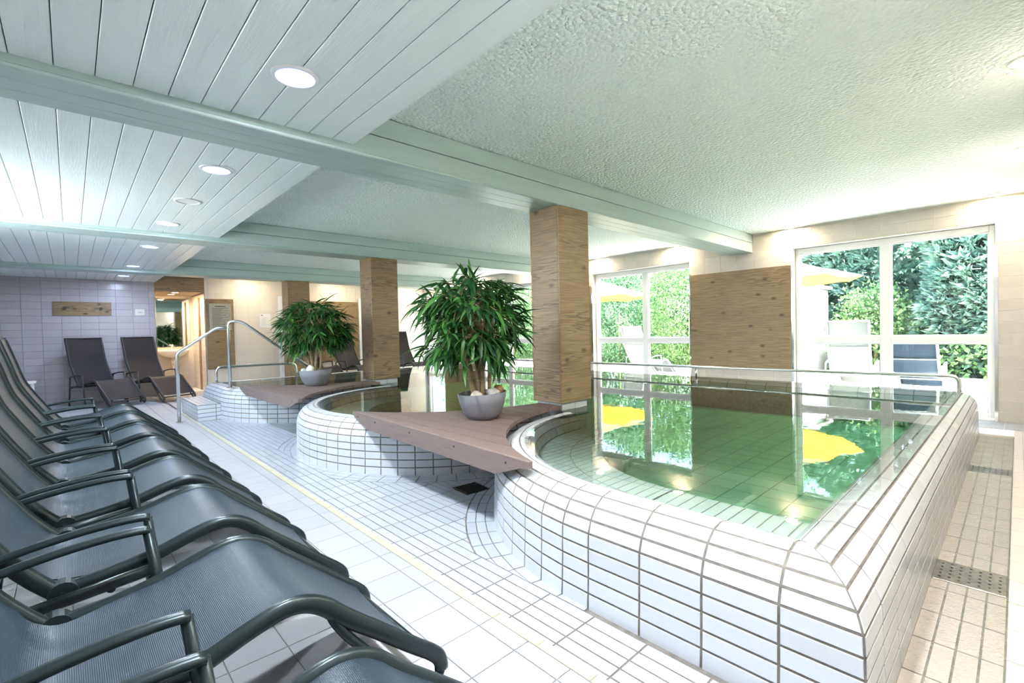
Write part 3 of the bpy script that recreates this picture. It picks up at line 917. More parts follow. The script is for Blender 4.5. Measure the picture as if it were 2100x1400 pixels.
# kerb and floor beside the channel
kb = MB().box(1.512, 6.97, YF, 0.0285, -0.30, -0.004).obj('floor', 'grout_pool')
tag(kb, 'beige tiled floor strip beside the overflow channel', None, None, 'structure')
pieces = []
for i in range(len(cx_) - 1):
    x0, x1 = cx_[i], min(cx_[i + 1], 6.97)
    if x0 > 6.95: continue
    pieces.append([(x0, -0.028, -0.003), (x1, -0.028, -0.003), (x1, 0.0285, -0.003), (x0, 0.0285, -0.003)])
    pieces.append([(x0, YF, -0.003), (x1, YF, -0.003), (x1, -0.028, -0.003), (x0, -0.028, -0.003)])
lay(kb, pieces, 'channel_tile', 'tile', 60, 0.002, 0.003, cham=0)
# floor by the glazed wall and behind the pool
wk = MB().box(6.60, XW + 0.3, YF, YB, -0.30, -0.006)
wk.box(1.2, 6.63, YE - 0.02, YB + 1.6, -0.30, -0.006)
wko = wk.obj('floor', 'wall_grout'); tag(wko, 'pale floor between the pool and the far walls', None, None, 'structure')
pieces = []
for j in range(40):
    y0 = YF + 0.3 * j
    if y0 > YB: break
    for (xa, xb) in ((6.97, 7.20), (7.20, XW)):
        pieces.append([(xa, y0, -0.005), (xb, y0, -0.005), (xb, min(y0 + 0.3, YB), -0.005), (xa, min(y0 + 0.3, YB), -0.005)])
for i in range(18):
    for j in range(10):
        x0 = 1.2 + 0.31 * i; y0 = YE + 0.31 * j
        if x0 < 6.6: pieces.append([(x0, y0, -0.005), (min(x0 + 0.31, 6.62), y0, -0.005), (min(x0 + 0.31, 6.62), y0 + 0.31, -0.005), (x0, y0 + 0.31, -0.005)])
lay(wko, pieces, 'floor_tile', 'tile', 90, 0.0018, 0.003, cham=0)

# ------------------------------------------------------------------ ceiling
ce = MB().box(XL - 0.3, XW + 0.32, YF - 0.3, YB + 2.0, ZC, ZC + 0.30).obj('ceiling', 'popcorn')
tag(ce, 'mint white rough plaster ceiling above the pool', None, None, 'structure')
pc = MB().box(XL, 1.252, YF, YB, ZP + 0.012, ZP + 0.022)
pc.box(1.240, 1.252, YF, YB, ZP + 0.02, ZC - 0.004)
pco = pc.obj('ceiling', 'dark_metal'); tag(pco, 'white painted plank ceiling above the loungers', None, None, 'structure')
bays = [(YF, BEAMS[0]), (BEAMS[0] + BW, BEAMS[1]), (BEAMS[1] + BW, BEAMS[2]), (BEAMS[2] + BW, YB)]
for (ya, yb) in bays:
    L = yb - ya
    xk = 1.26 - 0.1275
    me = MB().bbox(0.0016, 0.1259, 0.002, L - 0.002, 0.0, 0.012, 0.003).mesh('plank', 'plank_paint')
    while xk > XL - 0.13:
        link('plank', me, pco, (xk, ya, ZP)); xk -= 0.1275
    MB().bbox(1.2525, 1.2625, ya + 0.002, yb - 0.002, ZP, ZC - 0.005, 0.002).obj('edge_board', 'plank_paint', pco)

# beams: boarded boxes
for bi, y0 in enumerate(BEAMS):
    y1 = y0 + BW
    bm = MB().box(XL, XW - 0.006, y0 + 0.014, y1 - 0.014, ZB + 0.014, ZC - 0.002).obj('ceiling_beam', 'dark_metal')
    tag(bm, ['pale green boarded ceiling beam over the column beside the large potted bamboo', 'pale green boarded ceiling beam over the middle wooden column', 'pale green boarded ceiling beam close to the far wall'][bi], None, None, 'structure')
    for (ya, yb) in ((y0, y0 + 0.014), (y1 - 0.014, y1)):
        MB().bbox(XL, XW - 0.006, ya, yb, ZB + 0.018, 2.3355, 0.002).obj('board', 'beam_paint', bm)
        MB().bbox(XL, XW - 0.006, ya, yb, 2.3405, ZC - 0.004, 0.002).obj('board', 'beam_paint', bm)
    n = 3
    for k in range(n):
        ya = y0 + 0.001 + (BW - 0.002) * k / n; yb = y0 + 0.001 + (BW - 0.002) * (k + 1) / n
        MB().bbox(XL, XW - 0.006, ya + 0.0016, yb - 0.0016, ZB, ZB + 0.014, 0.0015).obj('board', 'beam_paint', bm)
    for yy in (y0 - 0.004, y1 - 0.008):
        MB().bbox(XL, XW - 0.006, yy, yy + 0.012, ZB + 0.002, ZB + 0.017, 0.002).obj('nosing', 'beam_paint', bm)

# columns clad in larch panels
for ci, y0 in enumerate(BEAMS):
    z0 = 0.482 if ci < 2 else 0.16
    xa, xb, ya, yb = 3.09, 3.50, y0 + 0.004, y0 + BW - 0.004
    cl = MB().box(xa + 0.045, xb - 0.045, ya + 0.045, yb - 0.045, 0.0 if ci == 2 else DEEP_Z, ZB).obj('column', 'plaster')
    tag(cl, ['larch clad column standing in the pool beside the large potted bamboo', 'larch clad column standing in the pool behind the smaller potted bamboo', 'larch clad column behind the pool near the far wall'][ci], None, None, 'structure')
    MB().bbox(xa, xb, ya, ya + 0.018, z0, ZB - 0.001, 0.0015).obj('panel', 'wood_x', cl)
    MB().bbox(xa, xb, yb - 0.018, yb, z0, ZB - 0.001, 0.0015).obj('panel', 'wood_x', cl)
    MB().bbox(xa, xa + 0.018, ya + 0.0185, yb - 0.0185, z0, ZB - 0.001, 0.0015).obj('panel', 'wood_y', cl)
    MB().bbox(xb - 0.018, xb, ya + 0.0185, yb - 0.0185, z0, ZB - 0.001, 0.0015).obj('panel', 'wood_y', cl)
    # tiled plinth
    pxa, pxb, pya, pyb = xa + 0.03, xb - 0.03, ya + 0.03, yb - 0.03
    pq = []
    zb0 = -0.0 if ci == 2 else 0.1
    zs = [zb0, z0 + 0.004] if ci == 2 else [0.1, 0.29, z0 + 0.004]
    xm = (pxa + pxb) / 2; ym = (pya + pyb) / 2
    for a in range(len(zs) - 1):
        for (u0, u1) in ((pxa, xm), (xm, pxb)):
            pq.append([(u0, pya, zs[a]), (u1, pya, zs[a]), (u1, pya, zs[a + 1]), (u0, pya, zs[a + 1])])
            pq.append([(u1, pyb, zs[a]), (u0, pyb, zs[a]), (u0, pyb, zs[a + 1]), (u1, pyb, zs[a + 1])])
        for (u0, u1) in ((pya, ym), (ym, pyb)):
            pq.append([(pxa, u1, zs[a]), (pxa, u0, zs[a]), (pxa, u0, zs[a + 1]), (pxa, u1, zs[a + 1])])
            pq.append([(pxb, u0, zs[a]), (pxb, u1, zs[a]), (pxb, u1, zs[a + 1]), (pxb, u0, zs[a + 1])])
    MB().box(pxa, pxb, pya, pyb, zb0, z0 + 0.004).obj('plinth', 'grout_pool', cl)
    lay(cl, pq, 'pool_tile', 'tile', 40, 0.0035, 0.003, cham=0)

# ------------------------------------------------------------------ walls
WT = 0.26
def grid_cells(r, u0, pu, v0, pv):
    """cells of a tile grid clipped to rectangle r = (ua, ub, va, vb)"""
    ua, ub, va, vb = r; out = []
    iu = math.floor((ua - u0) / pu); 
    while u0 + iu * pu < ub - 1e-6:
        a = max(ua, u0 + iu * pu); b = min(ub, u0 + (iu + 1) * pu)
        iv = math.floor((va - v0) / pv)
        while v0 + iv * pv < vb - 1e-6:
            c = max(va, v0 + iv * pv); d = min(vb, v0 + (iv + 1) * pv)
            if b - a > 0.012 and d - c > 0.012: out.append((a, b, c, d))
            iv += 1
        iu += 1
    return out

# glazed wall
mb = MB()
edges = [YF - WT] + [e for w in WINS for e in w]
piers = [(YF - WT, WINS[0][0]), (WINS[0][1], WINS[1][0]), (WINS[1][1], WINS[2][0]), (WINS[2][1], WINS[3][0])]
for a, b in piers: mb.box(XW, XW + WT, a, b, -0.3, ZC + 0.02)
for a, b in WINS: mb.box(XW, XW + WT, a, b, WZ, ZC + 0.02); mb.box(XW, XW + WT, a, b, -0.3, -0.005)
wr = mb.obj('wall_right', 'wall_grout'); tag(wr, 'beige tiled wall with tall white windows along the pool', None, None, 'structure')
PANELS = ((2.190, 3.650), (5.678, 7.140), (9.168, 10.630))
cells = []
for a, b in piers:
    cells += grid_cells((max(a, YF), b, 0.0, ZC - 0.01), 0.433, 0.2485, 2.327 - 0.1232 * 20, 0.1232)
for a, b in WINS:
    cells += grid_cells((a, b, WZ, ZC - 0.01), 0.433, 0.2485, 2.327 - 0.1232 * 20, 0.1232)
pieces = []
for a, b, c, d in cells:
    if any(a >= pa - 1e-6 and b <= pb + 1e-6 and c >= 0.47 and d <= 1.94 for pa, pb in PANELS): continue
    pieces.append([(XW, b, c), (XW, a, c), (XW, a, d), (XW, b, d)])
lay(wr, pieces, 'wall_tile', 'tile', 290, 0.0022, 0.0035, cham=0.001)
# window reveals, tiled
for wi, (a, b) in enumerate(WINS):
    rq = []
    for k in range(18):
        z0 = 0.0 + 0.1232 * k; z1 = min(z0 + 0.1232, WZ)
        if z1 - z0 < 0.01: continue
        rq.append([(XW + 0.0, a, z0), (XW + 0.11, a, z0), (XW + 0.11, a, z1), (XW + 0.0, a, z1)][::-1])
        if wi < 3: rq.append([(XW + 0.11, b, z0), (XW + 0.0, b, z0), (XW + 0.0, b, z1), (XW + 0.11, b, z1)][::-1])
    lay(wr, rq, 'wall_tile', 'tile', 40, 0.0018, 0.002, cham=0)

# windows
def window(n, a, b, mull):
    w = empty('window_%d' % n, (0, 0, 0)); tag(w, None, None, None, 'structure')
    x0, x1 = XW + 0.105, XW + 0.165
    fo = MB()
    t = 0.052
    MB().bbox(x0, x1, a + 0.002, a + t, 0.0, WZ - 0.002, 0.006).obj('frame', 'white_frame', w)
    MB().bbox(x0, x1, b - t, b - 0.002, 0.0, WZ - 0.002, 0.006).obj('frame', 'white_frame', w)
    MB().bbox(x0, x1, a + t, b - t, WZ - 0.075, WZ - 0.002, 0.006).obj('frame', 'white_frame', w)
    MB().bbox(x0, x1, a + t, b - t, 0.0, 0.065, 0.006).obj('frame', 'white_frame', w)
    cols = [a + t]
    if mull is not None:
        MB().bbox(x0, x1, mull - 0.05, mull + 0.05, 0.065, WZ - 0.075, 0.006).obj('mullion', 'white_frame', w)
        cols += [mull - 0.05, mull + 0.05]
    cols += [b - t]
    for i in range(0, len(cols), 2):
        c0, c1 = cols[i], cols[i + 1]
        MB().bbox(x0, x1, c0, c1, 0.858, 0.948, 0.006).obj('transom', 'white_frame', w)
        for (z0, z1) in ((0.065, 0.858), (0.948, WZ - 0.075)):
            # glazing bead and pane
            for q in ((c0, c0 + 0.014, z0, z1), (c1 - 0.014, c1, z0, z1)):
                MB().box(x0 + 0.016, x1 - 0.012, q[0], q[1], q[2], q[3]).obj('bead', 'white_frame', w)
            for q in ((c0 + 0.014, c1 - 0.014, z0, z0 + 0.014), (c0 + 0.014, c1 - 0.014, z1 - 0.014, z1)):
                MB().box(x0 + 0.016, x1 - 0.012, q[0], q[1], q[2], q[3]).obj('bead', 'white_frame', w)
            MB().box(x0 + 0.028, x0 + 0.034, c0 + 0.01, c1 - 0.01, z0 + 0.01, z1 - 0.01).obj('pane', 'glass', w)
    MB().bbox(XW + 0.02, x0, a + 0.003, b - 0.003, -0.004, 0.02, 0.003).obj('sill', 'white_frame', w)
window(1, *WINS[0], 1.145); window(2, *WINS[1], 4.56); window(3, *WINS[2], 8.15); window(4, WINS[3][0], WINS[3][1], None)

# larch panels on the piers with chrome corner strips
def wall_panel(name, box, mat, label, cat='panel', group='larch wall panels'):
    x0, x1, y0, y1, z0, z1 = box
    o = empty(name, ((x0 + x1) / 2, (y0 + y1) / 2, z0)); tag(o, label, cat, group)
    ex, ey = (x1 - x0) / 2, (y1 - y0) / 2
    MB().bbox(-ex, ex, -ey, ey, 0, z1 - z0, 0.002).obj('panel_board', mat, o)
    return o
for (a, b), lab in zip(PANELS, ('large larch board on the tiled pier between the two tall windows by the pool', 'larch board on the pier behind the column with the large bamboo', 'larch board on the pier near the far corner')):
    p = wall_panel('wall_panel', (XW - 0.026, XW - 0.005, a, b, 0.462, 1.955), 'wood_y', lab)
for (yy, zt) in ((2.168, 1.975), (3.664, 1.975), (0.166, 1.93), (5.658, 1.93), (7.157, 1.93), (9.148, 1.93), (10.647, 1.93)):
    s = MB(); s.bbox(XW - 0.010, XW - 0.003, yy - 0.014, yy + 0.014, 0.0, zt, 0.001)
    o = s.obj('trim_1', 'chrome'); tag(o, None, None, None, 'structure')

# far wall
mb = MB()
AX0, AX1 = 1.245, 2.085          # alcove opening
mb.box(XL - WT, AX0, YB, YB + WT, -0.3, ZC + 0.02)
mb.box(AX1, XW + WT, YB, YB + WT, -0.3, ZC + 0.02)
mb.box(AX0, AX1, YB, YB + 0.05, 2.075, ZC + 0.02)
wbk = mb.obj('wall_back', 'wall_grout_far'); tag(wbk, 'tiled far wall behind the loungers and the pool', None, None, 'structure')
pl = [[(a, YB, c), (b, YB, c), (b, YB, d), (a, YB, d)] for a, b, c, d in grid_cells((XL, AX0, 0.0, ZP), -0.10, 0.25, 2.065 - 0.1232 * 18, 0.1232)]
lay(wbk, pl, 'wall_tile_far', 'tile', 210, 0.0026, 0.0035, cham=0.001)
MB().box(AX1, XW, YB - 0.002, YB + 0.01, 0.0, ZC - 0.005).obj('grout_face', 'wall_grout_pale', wbk)
pl = [[(a, YB - 0.002, c), (b, YB - 0.002, c), (b, YB - 0.002, d), (a, YB - 0.002, d)] for a, b, c, d in grid_cells((AX1, XW, 0.0, ZC - 0.01), -0.10, 0.25, 2.065 - 0.1232 * 18, 0.1232)]
lay(wbk, pl, 'wall_tile_pale', 'tile', 85, 0.0014, 0.003, cham=0)
MB().bbox(AX0 + 0.001, AX1 - 0.001, YB - 0.012, YB + 0.004, 2.075, ZC - 0.01, 0.002).obj('header_board', 'wood_x', wbk)

# alcove with washbasin
AY = 13.05
mb = MB(); mb.box(AX0 - 0.12, AX0, YB + 0.02, AY, -0.3, 2.3); wla = mb.obj('wall_left', 'wall_tile_pale'); tag(wla, None, None, None, 'structure')
mb = MB(); mb.box(AX1, AX1 + 0.12, YB + 0.05, AY, -0.3, 2.3); wra = mb.obj('wall_right', 'wall_grout_far'); tag(wra, None, None, None, 'structure')
pl = [[(AX1, b, c), (AX1, a, c), (AX1, a, d), (AX1, b, d)] for a, b, c, d in grid_cells((YB + 0.05, AY, 0.0, 2.075), YB, 0.25, 2.065 - 0.1232 * 18, 0.1232)]
lay(wra, [p[::-1] if False else p for p in pl], 'wall_tile_pale', 'tile', 110, 0.002, 0.003, cham=0)
mb = MB(); mb.box(AX0 - 0.12, AX1 + 0.12, AY, AY + 0.1, -0.3, 2.3); wba = mb.obj('wall_back', 'wall_tile_pale'); tag(wba, None, None, None, 'structure')
mb = MB(); mb.box(AX0, AX1, YB + 0.05, AY, 2.10, 2.2); ca = mb.obj('ceiling', 'dark_metal'); tag(ca, 'slatted larch ceiling of the washing alcove', None, None, 'structure')
yy = YB + 0.052
while yy < AY - 0.1:
    MB().bbox(AX0 + 0.002, AX1 - 0.002, yy, yy + 0.088, 2.082, 2.10, 0.002).obj('slat', 'wood_x', ca); yy += 0.098
MB().bbox(AX1 - 0.03, AX1 - 0.004, 12.15, 12.25, 0.0, 2.0, 0.003).obj('jamb', 'door_wood', wra)
MB().bbox(AX0 - 0.004, AX0 + 0.012, YB - 0.014, YB + 0.012, 0.0, 1.95, 0.002).obj('edge_strip', 'chrome', wbk)
MB().bbox(AX1 - 0.012, AX1 + 0.004, YB - 0.014, YB + 0.012, 0.0, 1.93, 0.002).obj('edge_strip', 'chrome', wbk)
mi = MB().bbox(AX0 + 0.03, AX1 - 0.06, AY - 0.014, AY - 0.003, 0.94, 2.03, 0.002).obj('mirror', 'mirror')
tag(mi, 'tall frameless mirror above the washbasin in the alcove', 'mirror')
wb_ = empty('washbasin', (1.66, AY - 0.25, 0.0)); tag(wb_, 'white wall mounted washbasin below the alcove mirror', 'washbasin')
prof = [(0.0, 0.70), (0.10, 0.71), (0.20, 0.76), (0.27, 0.83), (0.285, 0.865), (0.275, 0.87), (0.255, 0.855), (0.20, 0.80), (0.06, 0.775), (0.0, 0.773)]
bw = MB(); bw.lathe([(max(r, 0.002), z) for r, z in prof], n=28)
bw.v = [(v[0] * 1.08, v[1] * 0.85, v[2]) for v in bw.v]
bw.obj('bowl', 'ceramic', wb_, True)
MB().bbox(-0.29, 0.29, 0.16, 0.235, 0.80, 0.885, 0.01).obj('back_ledge', 'ceramic', wb_)
MB().cyl((0, 0.05, 0.40), (0, 0.05, 0.72), 0.03, 0.045, 14).obj('drain_pipe', 'chrome', wb_, True)
tp = MB(); tp.tube(round_path([(0, 0.17, 0.88), (0, 0.17, 0.99), (0, 0.03, 0.99), (0, 0.03, 0.96)], 0.03), 0.012, n=8); tp.obj('tap', 'chrome', wb_, True)
for s in (-0.12, 0.12): MB().cyl((s, 0.235, 0.52), (s, 0.15, 0.52), 0.018, 0.022, 10).obj('valve', 'chrome', wb_, True)

# remaining shell: wall behind the loungers with its window band, wall beside the camera
mb = MB()
wl_open = [(4.60, 6.10)]
seg = [YF - WT] + [e for w in wl_open for e in w] + [YB + 2]
mb.box(XL - WT, XL, YF - WT, YB + 2, -0.3, 1.12); mb.box(XL - WT, XL, YF - WT, YB + 2, 2.12, ZC + 0.02)
for i in range(0, len(seg), 2): mb.box(XL - WT, XL, seg[i], seg[i + 1], 1.12, 2.12)
wlo = mb.obj('wall_left', 'plaster'); tag(wlo, 'white wall with a window band behind the loungers', None, None, 'structure')
for n, (a, b) in enumerate(wl_open):
    w = empty('window_%d' % (5 + n)); tag(w, None, None, None, 'structure')
    for q in ((a, a + 0.05, 1.12, 2.12), (b - 0.05, b, 1.12, 2.12), (a + 0.05, b - 0.05, 1.12, 1.17), (a + 0.05, b - 0.05, 2.07, 2.12)):
        MB().bbox(XL - 0.10, XL - 0.05, *q, 0.004).obj('frame', 'white_frame', w)
    MB().box(XL - 0.08, XL - 0.074, a + 0.05, b - 0.05, 1.17, 2.07).obj('pane', 'glass', w)
wfo = MB().box(XL - WT, XW + WT, YF - WT, YF, -0.3, ZC + 0.02).obj('wall_front', 'wall_tile'); tag(wfo, 'beige tiled wall behind the camera', None, None, 'structure')
bb = MB().bbox(XL + 0.0, AX0, YB - 0.012, YB - 0.004, 0.0, 0.07, 0.002).obj('baseboard_back', 'wall_tile_far'); tag(bb, None, None, None, 'structure')

# ------------------------------------------------------------------ fittings on the far wall
cr = empty('coat_rack', (0.19, YB, 1.585)); tag(cr, 'larch coat rack board with two dark hooks above the brown loungers', 'coat rack')
MB().bbox(-0.395, 0.395, -0.024, -0.004, 0.0, 0.245, 0.002).obj('board', 'wood_x', cr)
for hx in (-0.25, 0.245):
    h = MB(); h.cyl((hx, -0.024, 0.125), (hx, -0.034, 0.125), 0.026, n=14); h.cyl((hx, -0.034, 0.125), (hx, -0.075, 0.118), 0.009, n=8); h.cyl((hx, -0.075, 0.118), (hx, -0.082, 0.118), 0.018, n=12)
    h.obj('hook', 'dark_metal', cr)
sp_ = empty('wall_plate', (1.005, YB, 1.59)); tag(sp_, 'small blank steel plate on the tiles beside the alcove', 'plate')
MB().bbox(-0.075, 0.075, -0.012, -0.004, 0, 0.12, 0.002).obj('plate', 'steel_sign', sp_)
MB().box(-0.03, 0.03, -0.0128, -0.0122, 0.055, 0.062).obj('engraving', 'ink', sp_)
sb = wall_panel('sign_board', (2.10, 2.61, YB - 0.026, YB - 0.006, 0.462, 1.945), 'wood_x', 'tall larch board with a steel notice fixed to it beside the alcove', 'sign', None)
sb.location = (2.355, YB - 0.016, 0.462)
MB().bbox(-0.205, 0.205, -0.020, -0.0105, 0.82, 1.385, 0.002).obj('notice_plate', 'steel_sign', sb)
tx = MB(); tx.box(-0.10, 0.10, -0.0208, -0.0202, 1.315, 1.335)
zz = 1.285; k = 0
while zz > 0.86:
    wd = 0.15 * (0.75 + 0.25 * math.sin(k * 2.3 + 1)); tx.box(-0.15, -0.15 + 2 * wd, -0.0208, -0.0202, zz, zz + 0.007); zz -= 0.0175; k += 1
tag(tx.obj('engraved_lines', 'ink', sb), kind='stuff')
pn = empty('paper_notice', (3.24, YB, 1.33)); tag(pn, 'white paper notice in a clear sleeve on the far wall', 'notice')
MB().bbox(-0.11, 0.11, -0.008, -0.005, 0, 0.305, 0.001).obj('sheet', 'paper', pn)
MB().box(-0.085, -0.05, -0.0086, -0.0082, 0.265, 0.283).obj('logo', 'ink', pn)
tx = MB()
for k in range(12): tx.box(-0.08, 0.04 + 0.03 * math.sin(k * 1.9), -0.0086, -0.0083, 0.225 - 0.015 * k, 0.229 - 0.015 * k)
tag(tx.obj('printed_lines', 'steel_sign', pn), kind='stuff')
# white door with frame behind the far column, larch board, second door frame
def door(n, x0, x1, leaf):
    d = empty('door_%d' % n, (0, 0, 0)); tag(d, None, None, None, 'structure')
    MB().bbox(x0, x0 + 0.075, YB - 0.035, YB - 0.004, 0, 2.05, 0.003).obj('frame', 'white_frame', d)
    MB().bbox(x1 - 0.075, x1, YB - 0.035, YB - 0.004, 0, 2.05, 0.003).obj('frame', 'white_frame', d)
    MB().bbox(x0 + 0.075, x1 - 0.075, YB - 0.035, YB - 0.004, 1.975, 2.05, 0.003).obj('frame', 'white_frame', d)
    MB().bbox(x0 + 0.077, x1 - 0.077, YB - 0.022, YB - 0.006, 0.005, 1.973, 0.002).obj('leaf', leaf, d)
    hd = MB(); hd.tube(round_path([(x0 + 0.14, YB - 0.02, 1.03), (x0 + 0.14, YB - 0.07, 1.03), (x0 + 0.25, YB - 0.07, 1.03)], 0.02), 0.009, n=8); hd.obj('handle', 'chrome', d, True)
door(1, 3.52, 4.10, 'white_frame'); 
wall_panel('wall_panel', (4.20, 5.44, YB - 0.026, YB - 0.006, 0.462, 1.955), 'wood_x', 'larch board on the far wall behind the smaller potted bamboo')
door(2, 5.46, 6.40, 'wall_tile_pale')

# ------------------------------------------------------------------ decks bridging the basins
def deck(name, ca, cb, x_front_a, ya, x_front_b, yb, ra, rb, x_end, label):
    """boards run across; sides follow circles ca (low Y) and cb (high Y)"""
    d = empty(name, (2.2, (ya + yb) / 2, 0.44)); tag(d, label, 'deck', 'wooden decks between the basins')
    ox, oy, oz = d.location
    zt, zb = 0.470 - 0.44, 0.0
    def fx(y): return x_front_a + (x_front_b - x_front_a) * (y - ya) / (yb - ya)
    def lo(x):
        q = ra * ra - (x - ca[0]) ** 2
        return max(ca[1] + math.sqrt(max(q, 0)), ya)
    def hi(x):
        q = rb * rb - (x - cb[0]) ** 2
        return min(cb[1] - math.sqrt(max(q, 0)), yb)
    x = min(x_front_a, x_front_b); bw = 0.1375; first = True
    while x < x_end - 0.02:
        x1 = min(x + bw, x_end)
        xs_ = [x + (x1 - x - 0.005) * t / 3 for t in range(4)]
        low = [(a, lo(a)) for a in xs_]; high = [(a, hi(a)) for a in xs_]
        poly = low + high[::-1]
        if first:
            k = (x_front_b - x_front_a) / (yb - ya); nn = math.hypot(1, k)
            poly = clip_half(poly, 1 / nn, -k / nn, (x_front_a - k * ya) / nn)
            poly = [p for i, p in enumerate(poly) if math.hypot(p[0] - poly[i - 1][0], p[1] - poly[i - 1][1]) > 1e-4]
        mb = MB(); mb.prism([(p[0] - ox, p[1] - oy) for p in poly], zb, zt)
        mb.obj('board', 'deck_board', d)
        x = x1; first = False
    # fascia
    L = yb - ya
    prof = [(0.0, zt), (0.0, zt - 0.035), (0.07, zt - 0.045), (0.27, zt - 0.115), (L - 0.30, zt - 0.115), (L - 0.06, zt - 0.05), (L, zt - 0.02), (L, zt)]
    v = []; n = len(prof)
    for t in (-0.028, -0.001):
        for (s, z) in prof:
            y = ya + s; v.append((fx(y) + t - ox, y - oy, z))
    f = [tuple(range(n))[::-1], tuple(range(n, 2 * n))] + [(i, (i + 1) % n, n + (i + 1) % n, n + i) for i in range(n)]
    mobj('fascia', v, f, 'deck_side', d)
    sm = MB().cyl((0, 0, 0), (-0.003, 0, 0), 0.006, n=8).mesh('screw', 'dark_metal')
    for t in (0.08, 0.3, 0.55, 0.8, 0.95):
        y = ya + L * t; link('screw', sm, d, (fx(y) - 0.028 - ox, y - oy, zt - 0.035))
    return d
deck('pool_deck', C1, C2, 1.662, 1.652, 1.762, 3.865, C1[2] - 0.085, C2[2] - 0.12, 3.075, 'brown wooden deck holding the large potted bamboo')
deck('pool_deck', C2, C3, 1.722, 5.060, 1.690, 7.255, C2[2] - 0.06, C3[2] - 0.07, 3.075, 'brown wooden deck holding the smaller potted bamboo')

# ------------------------------------------------------------------ steel handrails
def rail(name, base, parts, label, flanges=()):
    o = empty(name, base); tag(o, label, 'handrail')
    for pn_, path, r in parts:
        mb = MB(); mb.tube([(p[0] - base[0], p[1] - base[1], p[2] - base[2]) for p in path], r, n=12); mb.obj(pn_, 'steel', o, True)
    for fxyz in flanges:
        MB().cyl((fxyz[0] - base[0], fxyz[1] - base[1], fxyz[2] - base[2]), (fxyz[0] - base[0], fxyz[1] - base[1], fxyz[2] - base[2] + 0.008), 0.045, n=18).obj('flange', 'steel', o)
    return o
A0 = (1.034, 7.669); A1 = (1.60, 7.455)
p_low = round_path([(A0[0], A0[1], 0.0), (A0[0], A0[1], 0.925), (1.47, 7.505, 1.255), (A1[0], A1[1], 1.258)], 0.05)
p_high = round_path([(A1[0], A1[1], 0.42), (A1[0], A1[1], 1.345), (1.75, 7.42, 1.345), (2.66, 7.38, 0.64), (2.80, 7.37, 0.53), (2.80, 7.37, 0.35)], 0.11, 8)
rail('stair_handrail', (A0[0], A0[1], 0.003), [('post', p_low, 0.021), ('upper_rail', p_high, 0.021)], 'tall bent steel handrail rising over the pool steps', [(A0[0], A0[1], 0.003), (A1[0], A1[1], 0.424)])
p = round_path([(1.64, 8.50, 0.42), (1.64, 8.50, 0.668), (2.83, 8.50, 0.655), (2.83, 8.50, 0.15)], 0.10, 8)
rail('pool_handrail', (1.64, 8.50, 0.424), [('bent_tube', p, 0.020)], 'low steel hoop rail at the far pool edge', [(1.64, 8.50, 0.424)])
XR = 6.47
p = round_path([(XR, 0.405, 0.41), (XR, 0.405, 0.566), (XR, 1.2, 0.560), (XR, 5.2, 0.545), (XR, 8.35, 0.545), (XR, 8.35, 0.40)], 0.075, 8)
parts = [('long_tube', p, 0.018)]
for y in (3.12, 5.75): parts.append(('post', [(XR, y, 0.40), (XR, y, 0.548)], 0.014))
rail('edge_rail', (XR, 0.405, 0.418), parts, 'long steel rail along the pool edge in front of the windows')

# ------------------------------------------------------------------ lamps
def downlight(x, y, z, r, mat, label, lit=None, group='round ceiling lights', wattage=0.0, color=(1, 1, 1), rim='white_plastic'):
    o = empty('ceiling_light', (x, y, z)); tag(o, label, 'light', group)
    ring = MB(); ring.lathe([(r * 0.76, 0.0), (r * 0.80, -0.009), (r * 0.97, -0.006), (r, -0.001), (r, 0.004), (r * 0.76, 0.004)], n=32)
    ring.f = ring.f[:-2]
    ring.obj('trim_ring', rim, o, True)
    MB().cyl((0, 0, -0.004), (0, 0, 0.002), r * 0.77, n=32).obj('diffuser', mat, o)
    if wattage:
        if mat != 'lamp_warm':
            gr_ = MB(); gr_.lathe([(r * 0.765, -0.0035), (r * 0.80, -0.0095), (r * 0.815, -0.0092), (r * 0.80, -0.004)], n=32); gr_.f = gr_.f[:-2]; gr_.obj('glow_ring', 'lamp_rim_blue', o, True)
        d = bpy.data.lights.new('lamp', 'AREA'); d.shape = 'DISK'; d.size = r * 1.5; d.energy = wattage; d.color = color
        l = bpy.data.objects.new('lamp', d); COL.objects.link(l); l.parent = o; l.location = (0, 0, -0.012)
    return o
PL = [(0.75, 0.62, 'lamp_white', 19, (0.92, 0.95, 1.0), 'added white ceiling light above the first lounger, out of view, to brighten the near floor'),  # added lamp above the view, brightens the near floor and pool wall
      (0.75, 2.142, 'lamp_white', 14, (0.90, 0.94, 1.0), 'large white glowing ceiling light before the first beam'),
      (0.75, 3.66, 'lamp_white', 11, (0.88, 0.93, 1.0), 'white glowing ceiling light just behind the first beam'),
      (0.74, 4.645, 'white_plastic', 0, None, 'unlit white ceiling light cover between two glowing ones'),
      (0.735, 5.66, 'lamp_bluish', 8, (0.75, 0.84, 1.0), 'bluish ceiling light just before the second beam'),
      (0.745, 7.19, 'lamp_blue', 7, (0.60, 0.72, 1.0), 'blue ceiling light just behind the second beam'),
      (0.735, 9.20, 'lamp_blue', 7, (0.60, 0.72, 1.0), 'blue ceiling light just before the third beam'),
      (0.72, 10.68, 'lamp_blue', 7, (0.60, 0.72, 1.0), 'blue ceiling light between the third beam and the coat rack')]
for i, (x, y, m, wt, c, lab) in enumerate(PL):
    downlight(x, y, ZP, 0.098, m, lab, wattage=wt, color=c or (1, 1, 1), rim='white_plastic')
WARM = (1.0, 0.80, 0.55)
